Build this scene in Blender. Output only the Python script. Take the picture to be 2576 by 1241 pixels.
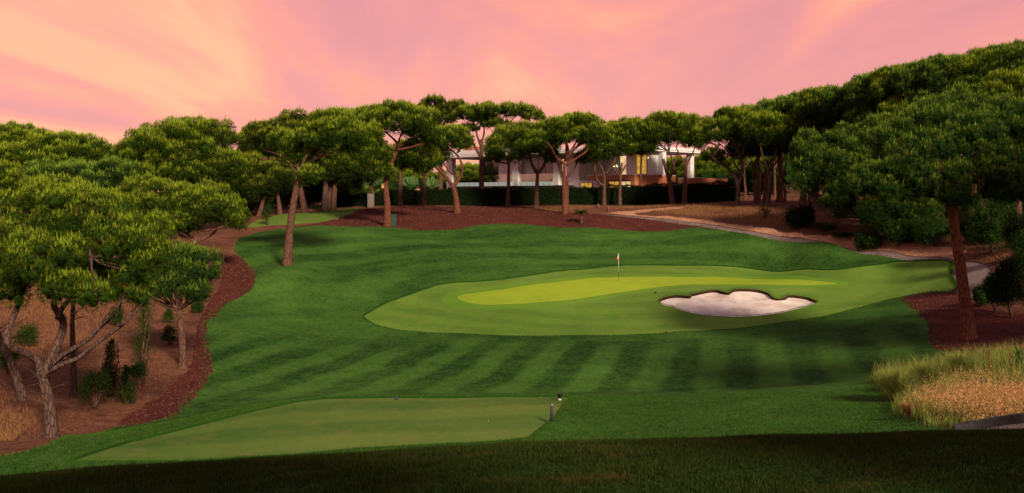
import bpy, math, random
import numpy as np
from mathutils import Vector
from mathutils.geometry import delaunay_2d_cdt

for _o in list(bpy.data.objects):
    bpy.data.objects.remove(_o)
SC = bpy.context.scene
COL = SC.collection
RNG = np.random.default_rng(7)

# ------------------------------------------------------------------ camera
F = 2324.0; CX = 1288.0; HY = 490.0; VW = 2576.0; VH = 1241.0
cam_d = bpy.data.cameras.new('camera'); cam = bpy.data.objects.new('camera', cam_d); COL.objects.link(cam)
cam.location = (0, 0, 0); cam.rotation_euler = (math.radians(90), 0, 0)
cam_d.sensor_width = 36; cam_d.lens = 36 * F / VW
cam_d.shift_y = -(VH / 2 - HY) / VW
cam_d.clip_start = 0.1; cam_d.clip_end = 6000
SC.camera = cam

# ------------------------------------------------------------------ sky, sun, exposure
SUN_AZ = math.radians(154)      # clockwise from +Y: behind the camera on its right
SUN_EL = math.radians(30)
w = bpy.data.worlds.new("World"); SC.world = w; w.use_nodes = True
nt = w.node_tree; nt.nodes.clear()
def N(t, typ, **kw):
    n = t.nodes.new(typ)
    for k, v in kw.items():
        if k.startswith('i_'):
            n.inputs[k[2:].replace('_', ' ')].default_value = v
        else: setattr(n, k, v)
    return n
def ramp(t, stops, interp='LINEAR'):
    r = t.nodes.new('ShaderNodeValToRGB'); r.color_ramp.interpolation = interp
    e = r.color_ramp.elements
    while len(e) > 1: e.remove(e[-1])
    e[0].position = stops[0][0]; e[0].color = (*stops[0][1], 1)
    for p, c in stops[1:]:
        x = e.new(p); x.color = (*c, 1)
    return r
def math_n(t, op, a=None, b=None, c=None):
    n = t.nodes.new('ShaderNodeMath'); n.operation = op
    for i, v in enumerate((a, b, c)):
        if v is None: continue
        if isinstance(v, (int, float)): n.inputs[i].default_value = v
        else: t.links.new(v, n.inputs[i])
    return n.outputs[0]
def mixc(t, fac, a, b, mode='MIX'):
    n = t.nodes.new('ShaderNodeMix'); n.data_type = 'RGBA'; n.blend_type = mode
    for sock, v in ((n.inputs[0], fac), (n.inputs[6], a), (n.inputs[7], b)):
        if isinstance(v, (int, float)): sock.default_value = v
        elif isinstance(v, tuple): sock.default_value = (*v, 1) if len(v) == 3 else v
        else: t.links.new(v, sock)
    return n.outputs[2]
def s2l(r, g, b):
    return tuple(((c / 255) / 12.92 if c / 255 <= .04045 else ((c / 255 + .055) / 1.055) ** 2.4) for c in (r, g, b))

tc = N(nt, 'ShaderNodeTexCoord'); sep = N(nt, 'ShaderNodeSeparateXYZ'); nt.links.new(tc.outputs['Generated'], sep.inputs[0])
zz = math_n(nt, 'ADD', math_n(nt, 'MAXIMUM', sep.outputs[2], 0.0), 0.10)
u = math_n(nt, 'DIVIDE', sep.outputs[0], zz); v = math_n(nt, 'DIVIDE', sep.outputs[1], zz)
comb = N(nt, 'ShaderNodeCombineXYZ'); nt.links.new(u, comb.inputs[0]); nt.links.new(math_n(nt, 'MULTIPLY', v, 0.25), comb.inputs[1])
n1 = N(nt, 'ShaderNodeTexNoise', i_Scale=1.05, i_Detail=8.0, i_Roughness=0.55, i_Distortion=0.8)
nt.links.new(comb.outputs[0], n1.inputs['Vector'])
n2 = N(nt, 'ShaderNodeTexNoise', i_Scale=0.42, i_Detail=3.0, i_Roughness=0.5)
mp = N(nt, 'ShaderNodeMapping'); mp.inputs['Location'].default_value = (4.3, 1.7, 0)
nt.links.new(comb.outputs[0], mp.inputs[0]); nt.links.new(mp.outputs[0], n2.inputs['Vector'])
cl = ramp(nt, [(0.37, s2l(219, 137, 143)), (0.46, s2l(236, 145, 140)), (0.53, s2l(253, 154, 128)), (0.62, s2l(255, 190, 132))])
nt.links.new(n1.outputs[0], cl.inputs[0])
cl2 = mixc(nt, math_n(nt, 'MULTIPLY', math_n(nt, 'SUBTRACT', n2.outputs[0], 0.38), 1.6), cl.outputs[0], s2l(222, 142, 142))
hz = ramp(nt, [(0.0, (1, 1, 1)), (0.16, (0.35, 0.35, 0.35)), (0.30, (0, 0, 0))]); nt.links.new(sep.outputs[2], hz.inputs[0])
cl3 = mixc(nt, math_n(nt, 'MULTIPLY', hz.outputs[0], 0.5), cl2, s2l(255, 158, 136))
up = ramp(nt, [(0.22, (0, 0, 0)), (0.60, (1, 1, 1))]); nt.links.new(sep.outputs[2], up.inputs[0])
cl4 = mixc(nt, math_n(nt, 'MULTIPLY', up.outputs[0], 0.85), cl3, (0.17, 0.19, 0.26))
bg1 = N(nt, 'ShaderNodeBackground'); nt.links.new(cl4, bg1.inputs[0]); bg1.inputs[1].default_value = 0.88
sky = N(nt, 'ShaderNodeTexSky', sky_type='NISHITA', sun_disc=False, sun_elevation=SUN_EL, sun_rotation=SUN_AZ)
bg2 = N(nt, 'ShaderNodeBackground'); nt.links.new(sky.outputs[0], bg2.inputs[0]); bg2.inputs[1].default_value = 0.012
add = N(nt, 'ShaderNodeAddShader'); nt.links.new(bg1.outputs[0], add.inputs[0]); nt.links.new(bg2.outputs[0], add.inputs[1])
wo = N(nt, 'ShaderNodeOutputWorld'); nt.links.new(add.outputs[0], wo.inputs[0])

sd = bpy.data.lights.new('sun', 'SUN'); sun = bpy.data.objects.new('sun', sd); COL.objects.link(sun)
sd.energy = 5.0; sd.angle = math.radians(9); sd.color = (1.0, 0.78, 0.55)
_sv = Vector((math.sin(SUN_AZ) * math.cos(SUN_EL), math.cos(SUN_AZ) * math.cos(SUN_EL), math.sin(SUN_EL)))
sun.rotation_euler = _sv.to_track_quat('Z', 'Y').to_euler(); sun.location = _sv * 100
SC.view_settings.view_transform = 'Standard'; SC.view_settings.look = 'None'
SC.view_settings.exposure = 0.20; SC.view_settings.gamma = 1.0
SC.render.engine = 'CYCLES'
SC.cycles.max_bounces = 5; SC.cycles.diffuse_bounces = 2; SC.cycles.transparent_max_bounces = 8
SC.cycles.use_denoising = True

# ------------------------------------------------------------------ helpers
def tag(o, label=None, cat=None, group=None, kind=None):
    if label: o['label'] = label
    if cat: o['category'] = cat
    if group: o['group'] = group
    if kind: o['kind'] = kind
    return o
def empty(name, loc):
    o = bpy.data.objects.new(name, None); COL.objects.link(o); o.location = loc; o.empty_display_size = .2
    return o
def W(px, py, D):
    return np.array([(px - CX) / F * D, D, (HY - py) / F * D])

class MB:
    """collects triangles, then links them as one mesh object"""
    def __init__(s): s.V = []; s.F = []; s.T = []; s.n = 0
    def add(s, V, Fc, t=0.0):
        V = np.asarray(V, float).reshape(-1, 3); Fc = np.asarray(Fc, int).reshape(-1, 3)
        s.V.append(V); s.F.append(Fc + s.n); s.n += len(V)
        s.T.append(np.broadcast_to(np.asarray(t, float), (len(V),)))
    def box(s, x0, x1, y0, y1, z0, z1, t=0.0, bev=0.0, xf=None):
        b = bev
        pts = []; 
        if b <= 0:
            P = np.array([[x, y, z] for x in (x0, x1) for y in (y0, y1) for z in (z0, z1)], float)
            Fc = [[0,1,3],[0,3,2],[4,6,7],[4,7,5],[0,4,5],[0,5,1],[2,3,7],[2,7,6],[0,2,6],[0,6,4],[1,5,7],[1,7,3]]
        else:
            import itertools
            P = []; 
            for sx, sy, sz in itertools.product((0, 1), repeat=3):
                X = (x0, x1)[sx]; Y = (y0, y1)[sy]; Z = (z0, z1)[sz]
                dx = b if sx == 0 else -b; dy = b if sy == 0 else -b; dz = b if sz == 0 else -b
                P += [[X, Y + dy, Z + dz], [X + dx, Y, Z + dz], [X + dx, Y + dy, Z]]
            P = np.array(P, float); c = P.mean(0)
            import bmesh
            bm = bmesh.new(); vs = [bm.verts.new(p) for p in P]
            bmesh.ops.convex_hull(bm, input=vs); bmesh.ops.triangulate(bm, faces=bm.faces[:])
            bm.verts.ensure_lookup_table(); bm.verts.index_update()
            P = np.array([v.co[:] for v in bm.verts]); Fc = [[v.index for v in f.verts] for f in bm.faces]
            bm.free()
        if xf is not None: P = xf(P)
        s.add(P, Fc, t)
    def tube(s, pts, rad, sides=8, t=0.0, cap=True, noise=0.0):
        P = np.asarray(pts, float); n = len(P); R = np.broadcast_to(np.asarray(rad, float), (n,))
        T = np.gradient(P, axis=0); T /= np.linalg.norm(T, axis=1)[:, None] + 1e-9
        ref = np.array([0.13, 1, 0.07]) if abs(T[0][1]) < .9 else np.array([1, 0.1, 0])
        U = np.cross(T, ref); U /= np.linalg.norm(U, axis=1)[:, None] + 1e-9
        Wv = np.cross(T, U)
        a = np.linspace(0, 2 * np.pi, sides, endpoint=False)
        rr = R[:, None] * (1 + noise * RNG.standard_normal((n, sides)))
        V = P[:, None, :] + rr[..., None] * (np.cos(a)[None, :, None] * U[:, None, :] + np.sin(a)[None, :, None] * Wv[:, None, :])
        i = np.arange(n - 1)[:, None] * sides; j = np.arange(sides)[None, :]; k = (j + 1) % sides
        A = i + j; B = i + k; Cc = i + sides + k; Dd = i + sides + j
        Fc = np.concatenate([np.stack([A, B, Cc], -1).reshape(-1, 3), np.stack([A, Cc, Dd], -1).reshape(-1, 3)])
        V = V.reshape(-1, 3)
        if cap:
            V = np.vstack([V, P[0], P[-1]]); m = n * sides
            jj = np.arange(sides); kk = (jj + 1) % sides
            Fc = np.vstack([Fc, np.stack([kk, jj, np.full(sides, m)], -1), np.stack([jj + (n - 1) * sides, kk + (n - 1) * sides, np.full(sides, m + 1)], -1)])
        s.add(V, Fc, t)
    def build(s, name, mat, parent=None, smooth=False, origin=None):
        V = np.vstack(s.V) if s.V else np.zeros((0, 3)); Fc = np.vstack(s.F) if s.F else np.zeros((0, 3), int)
        T = np.concatenate(s.T) if s.T else np.zeros(0)
        if parent is not None: V = V - np.array(parent_world(parent))
        elif origin is not None: V = V - np.array(origin)
        me = bpy.data.meshes.new(name)
        me.vertices.add(len(V)); me.vertices.foreach_set('co', V.astype(np.float32).ravel())
        me.loops.add(len(Fc) * 3); me.loops.foreach_set('vertex_index', Fc.astype(np.int32).ravel())
        me.polygons.add(len(Fc)); me.polygons.foreach_set('loop_start', np.arange(0, len(Fc) * 3, 3, dtype=np.int32))
        me.polygons.foreach_set('use_smooth', np.full(len(Fc), smooth))
        at = me.attributes.new('tint', 'FLOAT', 'POINT'); at.data.foreach_set('value', T.astype(np.float32))
        me.update(calc_edges=True); me.materials.append(mat)
        o = bpy.data.objects.new(name, me); COL.objects.link(o)
        if parent is not None: o.parent = parent
        elif origin is not None: o.location = origin
        return o
def parent_world(p):
    l = Vector((0, 0, 0))
    while p is not None: l = l + p.location; p = p.parent
    return l
def curve(pts, per=5):
    P = np.asarray(pts, float)
    if len(P) < 3: return np.array([P[0] + (P[-1] - P[0]) * t for t in np.linspace(0, 1, per + 1)])
    Q = np.vstack([2 * P[0] - P[1], P, 2 * P[-1] - P[-2]]); out = []
    for i in range(1, len(Q) - 2):
        for t in np.linspace(0, 1, per, endpoint=False):
            p0, p1, p2, p3 = Q[i - 1:i + 3]
            out.append(.5 * ((2 * p1) + (-p0 + p2) * t + (2 * p0 - 5 * p1 + 4 * p2 - p3) * t * t + (-p0 + 3 * p1 - 3 * p2 + p3) * t ** 3))
    out.append(P[-1]); return np.array(out)

# ------------------------------------------------------------------ materials
def new_mat(name):
    m = bpy.data.materials.new(name); m.use_nodes = True; t = m.node_tree; t.nodes.clear()
    out = t.nodes.new('ShaderNodeOutputMaterial'); return m, t, out
def noise(t, scale, detail=3.0, vec=None, rough=.5, dist=0.0):
    n = N(t, 'ShaderNodeTexNoise', i_Scale=scale, i_Detail=detail, i_Roughness=rough, i_Distortion=dist)
    if vec is not None: t.links.new(vec, n.inputs['Vector'])
    return n.outputs[0]
def obj_vec(t, scale=None, rot=None):
    g = N(t, 'ShaderNodeNewGeometry').outputs['Position']
    if scale or rot:
        m = N(t, 'ShaderNodeMapping')
        if scale: m.inputs['Scale'].default_value = scale
        if rot: m.inputs['Rotation'].default_value = rot
        t.links.new(g, m.inputs[0]); g = m.outputs[0]
    return g
def principled(t, out, color, rough=.8, spec=.2, bump=None, bstr=.3, bdist=.02, metallic=0.0):
    p = N(t, 'ShaderNodeBsdfPrincipled')
    if isinstance(color, tuple): p.inputs['Base Color'].default_value = (*color, 1)
    else: t.links.new(color, p.inputs['Base Color'])
    if isinstance(rough, float): p.inputs['Roughness'].default_value = rough
    else: t.links.new(rough, p.inputs['Roughness'])
    p.inputs['Specular IOR Level'].default_value = spec; p.inputs['Metallic'].default_value = metallic
    if bump is not None:
        b = N(t, 'ShaderNodeBump'); b.inputs['Strength'].default_value = bstr; b.inputs['Distance'].default_value = bdist
        t.links.new(bump, b.inputs['Height']); t.links.new(b.outputs[0], p.inputs['Normal'])
    t.links.new(p.outputs[0], out.inputs[0]); return p
def simple(name, col, rough=.7, spec=.3, var=.15, scale=3.0, bstr=.15, bdist=.01, metallic=0.0, vs=None):
    m, t, out = new_mat(name)
    vec = obj_vec(t, scale=vs)
    n = noise(t, scale, 5.0, vec)
    c = mixc(t, n, tuple(x * (1 - var) for x in col), tuple(min(1, x * (1 + var)) for x in col))
    principled(t, out, c, rough, spec, n, bstr, bdist, metallic); return m
def emit(name, col, s, noise_scale=None):
    m, t, out = new_mat(name); e = N(t, 'ShaderNodeEmission'); e.inputs[1].default_value = s
    if noise_scale:
        n = noise(t, noise_scale, 3.0, obj_vec(t)); c = mixc(t, n, tuple(x * .15 for x in col), tuple(x * 1.8 for x in col)); t.links.new(c, e.inputs[0])
    else: e.inputs[0].default_value = (*col, 1)
    t.links.new(e.outputs[0], out.inputs[0]); return m

def turf(name, dark, light, straw=(.12, .10, .03), stripes=None, straw_amt=.3, grain=14.0, stripe_amt=.6, fine=.35, hue=None, rings=None):
    """mown grass: blade grain, soft patches, mowing bands lying in world space"""
    m, t, out = new_mat(name)
    g = obj_vec(t)
    big = noise(t, .09, 3.0, g); mid = noise(t, .55, 4.0, g, .6); fg = noise(t, grain, 3.0, obj_vec(t, (1, .45, 1)), .7)
    fac = math_n(t, 'ADD', math_n(t, 'MULTIPLY', math_n(t, 'SUBTRACT', big, .5), 1.3), math_n(t, 'MULTIPLY', math_n(t, 'SUBTRACT', mid, .5), .9))
    fac = math_n(t, 'ADD', fac, math_n(t, 'MULTIPLY', math_n(t, 'SUBTRACT', fg, .5), fine * 3))
    fac = math_n(t, 'ADD', fac, math_n(t, 'MULTIPLY', math_n(t, 'SUBTRACT', noise(t, 4.0, 6.0, obj_vec(t, (1.1, .55, 1)), .75), .5), fine * 3.2))
    sp = N(t, 'ShaderNodeSeparateXYZ'); t.links.new(g, sp.inputs[0])
    X, Y = sp.outputs[0], sp.outputs[1]
    wob = math_n(t, 'MULTIPLY', math_n(t, 'SUBTRACT', noise(t, .12, 2.0, g), .5), 1.6)
    def band(coord, period, ymin, ymax, soft, amt):
        s = math_n(t, 'SINE', math_n(t, 'MULTIPLY', math_n(t, 'ADD', coord, wob), 2 * math.pi / period))
        s = math_n(t, 'MULTIPLY', s, 2.0); n = N(t, 'ShaderNodeClamp'); n.inputs[1].default_value = -1; t.links.new(s, n.inputs[0]); s = n.outputs[0]
        def mr(src, a, b):
            r = N(t, 'ShaderNodeMapRange'); r.interpolation_type = 'SMOOTHSTEP'; t.links.new(src, r.inputs[0]); r.inputs[1].default_value = a; r.inputs[2].default_value = b; return r.outputs[0]
        mask = math_n(t, 'MULTIPLY', mr(Y, ymin, ymin + soft), mr(Y, ymax, ymax - soft))
        patch = mr(noise(t, .07, 2.0, g), .18, .42)
        return math_n(t, 'MULTIPLY', math_n(t, 'MULTIPLY', s, math_n(t, 'MULTIPLY', mask, patch)), amt)
    if stripes:
        for (ang, per, y0, y1, soft, amt) in stripes:
            c = math_n(t, 'SUBTRACT', math_n(t, 'MULTIPLY', X, math.cos(ang)), math_n(t, 'MULTIPLY', Y, math.sin(ang)))
            fac = math_n(t, 'ADD', fac, band(c, per, y0, y1, soft, amt))
    if rings:
        for (cx, cy, sy, per, y0, y1, soft, amt) in rings:
            dx = math_n(t, 'SUBTRACT', X, cx); dy = math_n(t, 'MULTIPLY', math_n(t, 'SUBTRACT', Y, cy), sy)
            r = math_n(t, 'SQRT', math_n(t, 'ADD', math_n(t, 'MULTIPLY', dx, dx), math_n(t, 'MULTIPLY', dy, dy)))
            fac = math_n(t, 'ADD', fac, band(r, per, y0, y1, soft, amt))
    fac = math_n(t, 'ADD', fac, .45); cn = N(t, 'ShaderNodeClamp'); t.links.new(fac, cn.inputs[0])
    c = mixc(t, cn.outputs[0], dark, light)
    sn = math_n(t, 'MULTIPLY', math_n(t, 'SUBTRACT', noise(t, 1.3, 6.0, g, .7), .53), 5.0); cs = N(t, 'ShaderNodeClamp'); t.links.new(sn, cs.inputs[0])
    c = mixc(t, math_n(t, 'MULTIPLY', cs.outputs[0], straw_amt), c, straw)
    hb_ = math_n(t, 'ADD', fg, math_n(t, 'MULTIPLY', noise(t, 5.0, 4.0, g, .7), .8))
    principled(t, out, c, .95, .05, hb_, .9, .05); return m
def earth(name, c1, c2, c3, s1=.5, s2=9.0, s3=45.0, bstr=.8, bdist=.06, amt3=.5):
    m, t, out = new_mat(name); g = obj_vec(t)
    a = noise(t, s1, 5.0, g, .6); b = noise(t, s2, 5.0, g, .7, 1.0); d = noise(t, s3, 3.0, obj_vec(t, (1, .5, 1)), .7)
    ra = ramp(t, [(.35, (0, 0, 0)), (.65, (1, 1, 1))]); t.links.new(a, ra.inputs[0])
    c = mixc(t, ra.outputs[0], c1, c2)
    rd = ramp(t, [(.52, (0, 0, 0)), (.66, (1, 1, 1))]); t.links.new(d, rd.inputs[0])
    c = mixc(t, math_n(t, 'MULTIPLY', rd.outputs[0], amt3), c, c3)
    rb = ramp(t, [(.3, (.45, .45, .45)), (.7, (1.25, 1.25, 1.25))]); t.links.new(b, rb.inputs[0])
    c = mixc(t, 1.0, c, rb.outputs[0], 'MULTIPLY')
    h = math_n(t, 'ADD', b, math_n(t, 'MULTIPLY', d, .4))
    principled(t, out, c, .95, .05, h, bstr, bdist); return m
def foliage(name, old, new, transl=.25, var=.25, dead=(.10, .055, .02)):
    m, t, out = new_mat(name)
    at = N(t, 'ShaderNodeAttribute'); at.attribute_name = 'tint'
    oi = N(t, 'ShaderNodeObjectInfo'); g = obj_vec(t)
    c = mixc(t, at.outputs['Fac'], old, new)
    pn = noise(t, .9, 3.0, g)
    b = math_n(t, 'ADD', 1 - var, math_n(t, 'MULTIPLY', math_n(t, 'ADD', pn, math_n(t, 'MULTIPLY', oi.outputs['Random'], .5)), var * 1.35))
    cb = N(t, 'ShaderNodeCombineXYZ')
    for i in range(3): t.links.new(b, cb.inputs[i])
    c = mixc(t, 1.0, c, cb.outputs[0], 'MULTIPLY')
    dn = math_n(t, 'MULTIPLY', math_n(t, 'SUBTRACT', noise(t, 2.6, 2.0, g), .60), 5.0); dc = N(t, 'ShaderNodeClamp'); t.links.new(dn, dc.inputs[0])
    c = mixc(t, math_n(t, 'MULTIPLY', dc.outputs[0], .7), c, dead)
    d = N(t, 'ShaderNodeBsdfDiffuse'); t.links.new(c, d.inputs[0])
    tr = N(t, 'ShaderNodeBsdfTranslucent'); t.links.new(c, tr.inputs[0])
    ms = N(t, 'ShaderNodeMixShader'); ms.inputs[0].default_value = transl
    t.links.new(d.outputs[0], ms.inputs[1]); t.links.new(tr.outputs[0], ms.inputs[2]); t.links.new(ms.outputs[0], out.inputs[0]); return m
def bark(name, c1, c2):
    m, t, out = new_mat(name)
    v = N(t, 'ShaderNodeTexVoronoi', feature='DISTANCE_TO_EDGE'); v.inputs['Scale'].default_value = 9.0
    t.links.new(obj_vec(t, (1, 1, .28)), v.inputs['Vector'])
    n = noise(t, 6.0, 6.0, obj_vec(t, (1, 1, .35)), .65)
    r = ramp(t, [(0.0, (.25, .25, .25)), (.12, (1, 1, 1))]); t.links.new(v.outputs['Distance'], r.inputs[0])
    c = mixc(t, n, c1, c2); c = mixc(t, .8, c, r.outputs[0], 'MULTIPLY')
    h = math_n(t, 'ADD', math_n(t, 'MULTIPLY', r.outputs[0], .7), n)
    principled(t, out, c, .95, .05, h, 1.0, .05); return m

M = {}
STR = math.radians(15)
M['rough'] = turf('mown_fairway_grass', (.009, .038, .006), (.066, .160, .025), stripes=[(STR, 2.9, 34, 57, 8, .21)],
                  rings=[(8, 70, 1.3, 6.0, 62, 97, 6, .13)], straw=(.09, .12, .025), straw_amt=.35, fine=.45)
M['apron'] = turf('short_apron_grass', (.075, .165, .021), (.155, .27, .042), straw=(.25, .20, .06), straw_amt=.4, grain=22.0, fine=.2,
                  rings=[(12, 74, 1.6, 5.0, 56, 90, 5, .12)])
M['collar'] = turf('green_collar_grass', (.085, .210, .020), (.16, .29, .03), straw_amt=.15, grain=22.0, fine=.2)
M['green'] = turf('putting_green_grass', (.19, .31, .024), (.33, .43, .032), straw_amt=.0, grain=30.0, fine=.1)
M['tee'] = turf('tee_grass', (.065, .140, .025), (.150, .225, .050), straw=(.22, .20, .07), straw_amt=.5, grain=40.0, fine=.22,
                stripes=[(math.radians(80), 2.6, 14, 36, 4, .18)])
M['lawn'] = turf('lawn_grass', (.05, .13, .02), (.15, .22, .04), straw=(.3, .2, .05), straw_amt=.4)
M['ground'] = earth('pine_needle_ground', (.085, .034, .024), (.18, .078, .046), (.34, .18, .10), s1=.22, s2=2.2, s3=16.0, amt3=.45)
M['mulch'] = earth('bark_mulch', (.075, .020, .018), (.115, .033, .026), (.20, .085, .06), s1=.5, s2=8.0, s3=22.0, bstr=1.0, bdist=.08, amt3=.35)
M['meadow'] = earth('meadow_soil', (.05, .075, .018), (.09, .11, .03), (.16, .13, .05), s1=.5, s2=4.0, s3=25.0)
M['path'] = earth('asphalt_path', (.17, .125, .12), (.25, .19, .18), (.33, .26, .24), s1=.4, s2=4.0, s3=60.0, bstr=.2, bdist=.01, amt3=.3)
M['sandy'] = earth('sandy_soil', (.36, .17, .09), (.52, .28, .17), (.62, .40, .27), s1=.5, s2=3.0, s3=14.0, bstr=.5, bdist=.03)
m, t, out = new_mat('bunker_sand')
wv = N(t, 'ShaderNodeTexWave', wave_type='BANDS', bands_direction='DIAGONAL'); wv.inputs['Scale'].default_value = 2.6; wv.inputs['Distortion'].default_value = 9.0; wv.inputs['Detail'].default_value = 3.0
t.links.new(obj_vec(t, (1, .55, 1)), wv.inputs['Vector'])
nn = noise(t, .8, 6.0, obj_vec(t), .6); ff = noise(t, 25.0, 3.0, obj_vec(t))
hh = math_n(t, 'ADD', math_n(t, 'MULTIPLY', wv.outputs[0], .12), math_n(t, 'ADD', math_n(t, 'MULTIPLY', nn, .68), math_n(t, 'MULTIPLY', ff, .2)))
cr = ramp(t, [(.38, (.44, .37, .32)), (.50, (.60, .53, .49)), (.60, (.72, .67, .64))]); t.links.new(hh, cr.inputs[0])
principled(t, out, cr.outputs[0], .95, .1, hh, .6, .08); M['sand'] = m
M['soil_edge'] = simple('cut_soil_edge', (.035, .018, .010), .95, .05, .4, 8.0)
M['rough_edge'] = simple('grass_step', (.018, .060, .010), .95, .05, .4, 8.0)
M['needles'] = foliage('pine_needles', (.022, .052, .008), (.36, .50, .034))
M['needles_blue'] = foliage('pine_needles_cool', (.016, .046, .012), (.26, .42, .045))
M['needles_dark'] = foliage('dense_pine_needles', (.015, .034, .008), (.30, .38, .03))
M['leaf'] = foliage('shrub_leaves', (.015, .042, .008), (.07, .14, .022))
M['leaf_pale'] = foliage('palm_leaves', (.05, .11, .035), (.14, .22, .08))
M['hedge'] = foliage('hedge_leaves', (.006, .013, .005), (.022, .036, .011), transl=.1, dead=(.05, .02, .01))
M['blade_mid'] = foliage('short_grass_blades', (.022, .080, .010), (.10, .20, .035), dead=(.14, .14, .04))
M['blade'] = foliage('shade_toned_blades', (.006, .022, .005), (.075, .105, .022), dead=(.12, .09, .03))  # near-black colour puts the foreground shade into the blades
M['tall'] = foliage('tall_grass_blades', (.07, .125, .024), (.34, .36, .09), dead=(.26, .20, .07))
M['seed'] = foliage('dry_seed_heads', (.30, .17, .06), (.72, .42, .20), transl=.35, dead=(.4, .22, .1))
M['straw'] = foliage('dry_straw', (.20, .10, .045), (.42, .24, .11), transl=.3, dead=(.2, .09, .04))
M['chips'] = foliage('bark_chips', (.05, .016, .014), (.26, .12, .09), transl=.05, dead=(.03,.01,.01))
M['bark'] = bark('pine_bark', (.085, .042, .031), (.19, .105, .080))
M['bark_red'] = bark('red_pine_bark', (.105, .038, .025), (.22, .092, .060))
M['bark_grey'] = bark('grey_pine_bark', (.060, .037, .031), (.160, .102, .088))
M['white'] = simple('white_render', (.78, .76, .79), .8, .2, .06, 1.5)
M['board'] = simple('ribbed_concrete', (.66, .63, .65), .85, .2, .12, 2.0, vs=(6, 6, .4))
M['brown'] = simple('corten_cladding', (.40, .155, .075), .75, .2, .22, 2.0, vs=(3, 3, .5))
M['roofwhite'] = simple('white_metal_fascia', (.78, .76, .80), .5, .4, .05, 1.0)
M['roofgrey'] = simple('grey_soffit', (.52, .53, .58), .6, .3, .08, 1.0)
M['frame'] = simple('dark_metal_frame', (.03, .028, .03), .5, .4, .1, 3.0)
M['cyan'] = simple('frosted_glass_band', (.42, .62, .66), .35, .5, .06, 1.0)
M['darkglass'] = simple('dark_window_glass', (.012, .012, .014), .04, .9, .1, 1.0, bstr=0.0)
M['lit'] = emit('lit_interior', (1.0, .52, .08), .5, 2.2)
M['litwarm'] = emit('lit_curtain', (.95, .62, .30), .75, 1.2)
M['bulb'] = emit('lamp_bulb', (1.0, .72, .35), 6.0)
m, t, out = new_mat('clear_railing_glass')
tr = N(t, 'ShaderNodeBsdfTransparent'); tr.inputs[0].default_value = (.86, .92, .92, 1); gl = N(t, 'ShaderNodeBsdfGlossy'); gl.inputs[1].default_value = .03
ms = N(t, 'ShaderNodeMixShader'); ms.inputs[0].default_value = .22; t.links.new(tr.outputs[0], ms.inputs[1]); t.links.new(gl.outputs[0], ms.inputs[2]); t.links.new(ms.outputs[0], out.inputs[0]); M['glass'] = m
M['concrete'] = simple('weathered_kerb_concrete', (.04, .04, .043), .9, .2, .35, 7.0, bstr=.5, bdist=.02)
M['slate'] = simple('slate_plastic', (.03, .03, .04), .6, .3, .2, 20.0)
M['slate_top'] = simple('paler_top', (.22, .22, .25), .6, .3, .2, 20.0)  # paler grey than the post shaft
M['black'] = simple('black_plastic', (.008, .009, .010), .4, .4, .2, 20.0)
M['teal'] = simple('teal_plastic', (.012, .075, .085), .4, .4, .3, 20.0)
M['whitep'] = simple('white_plastic', (.50, .50, .55), .5, .4, .06, 20.0)
M['red'] = simple('red_cloth', (.65, .04, .06), .8, .1, .1, 20.0)
M['cloth'] = simple('white_cloth', (.78, .74, .72), .85, .1, .05, 20.0)
M['greenbox'] = simple('green_metal', (.018, .055, .045), .5, .4, .2, 2.0)
M['greybox'] = simple('grey_concrete_cabinet', (.17, .145, .145), .85, .2, .2, 3.0)
M['wood'] = simple('light_wood', (.52, .30, .15), .8, .2, .15, 10.0)
M['brownwood'] = simple('red_brown_wood', (.16, .06, .045), .85, .2, .2, 8.0)

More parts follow.
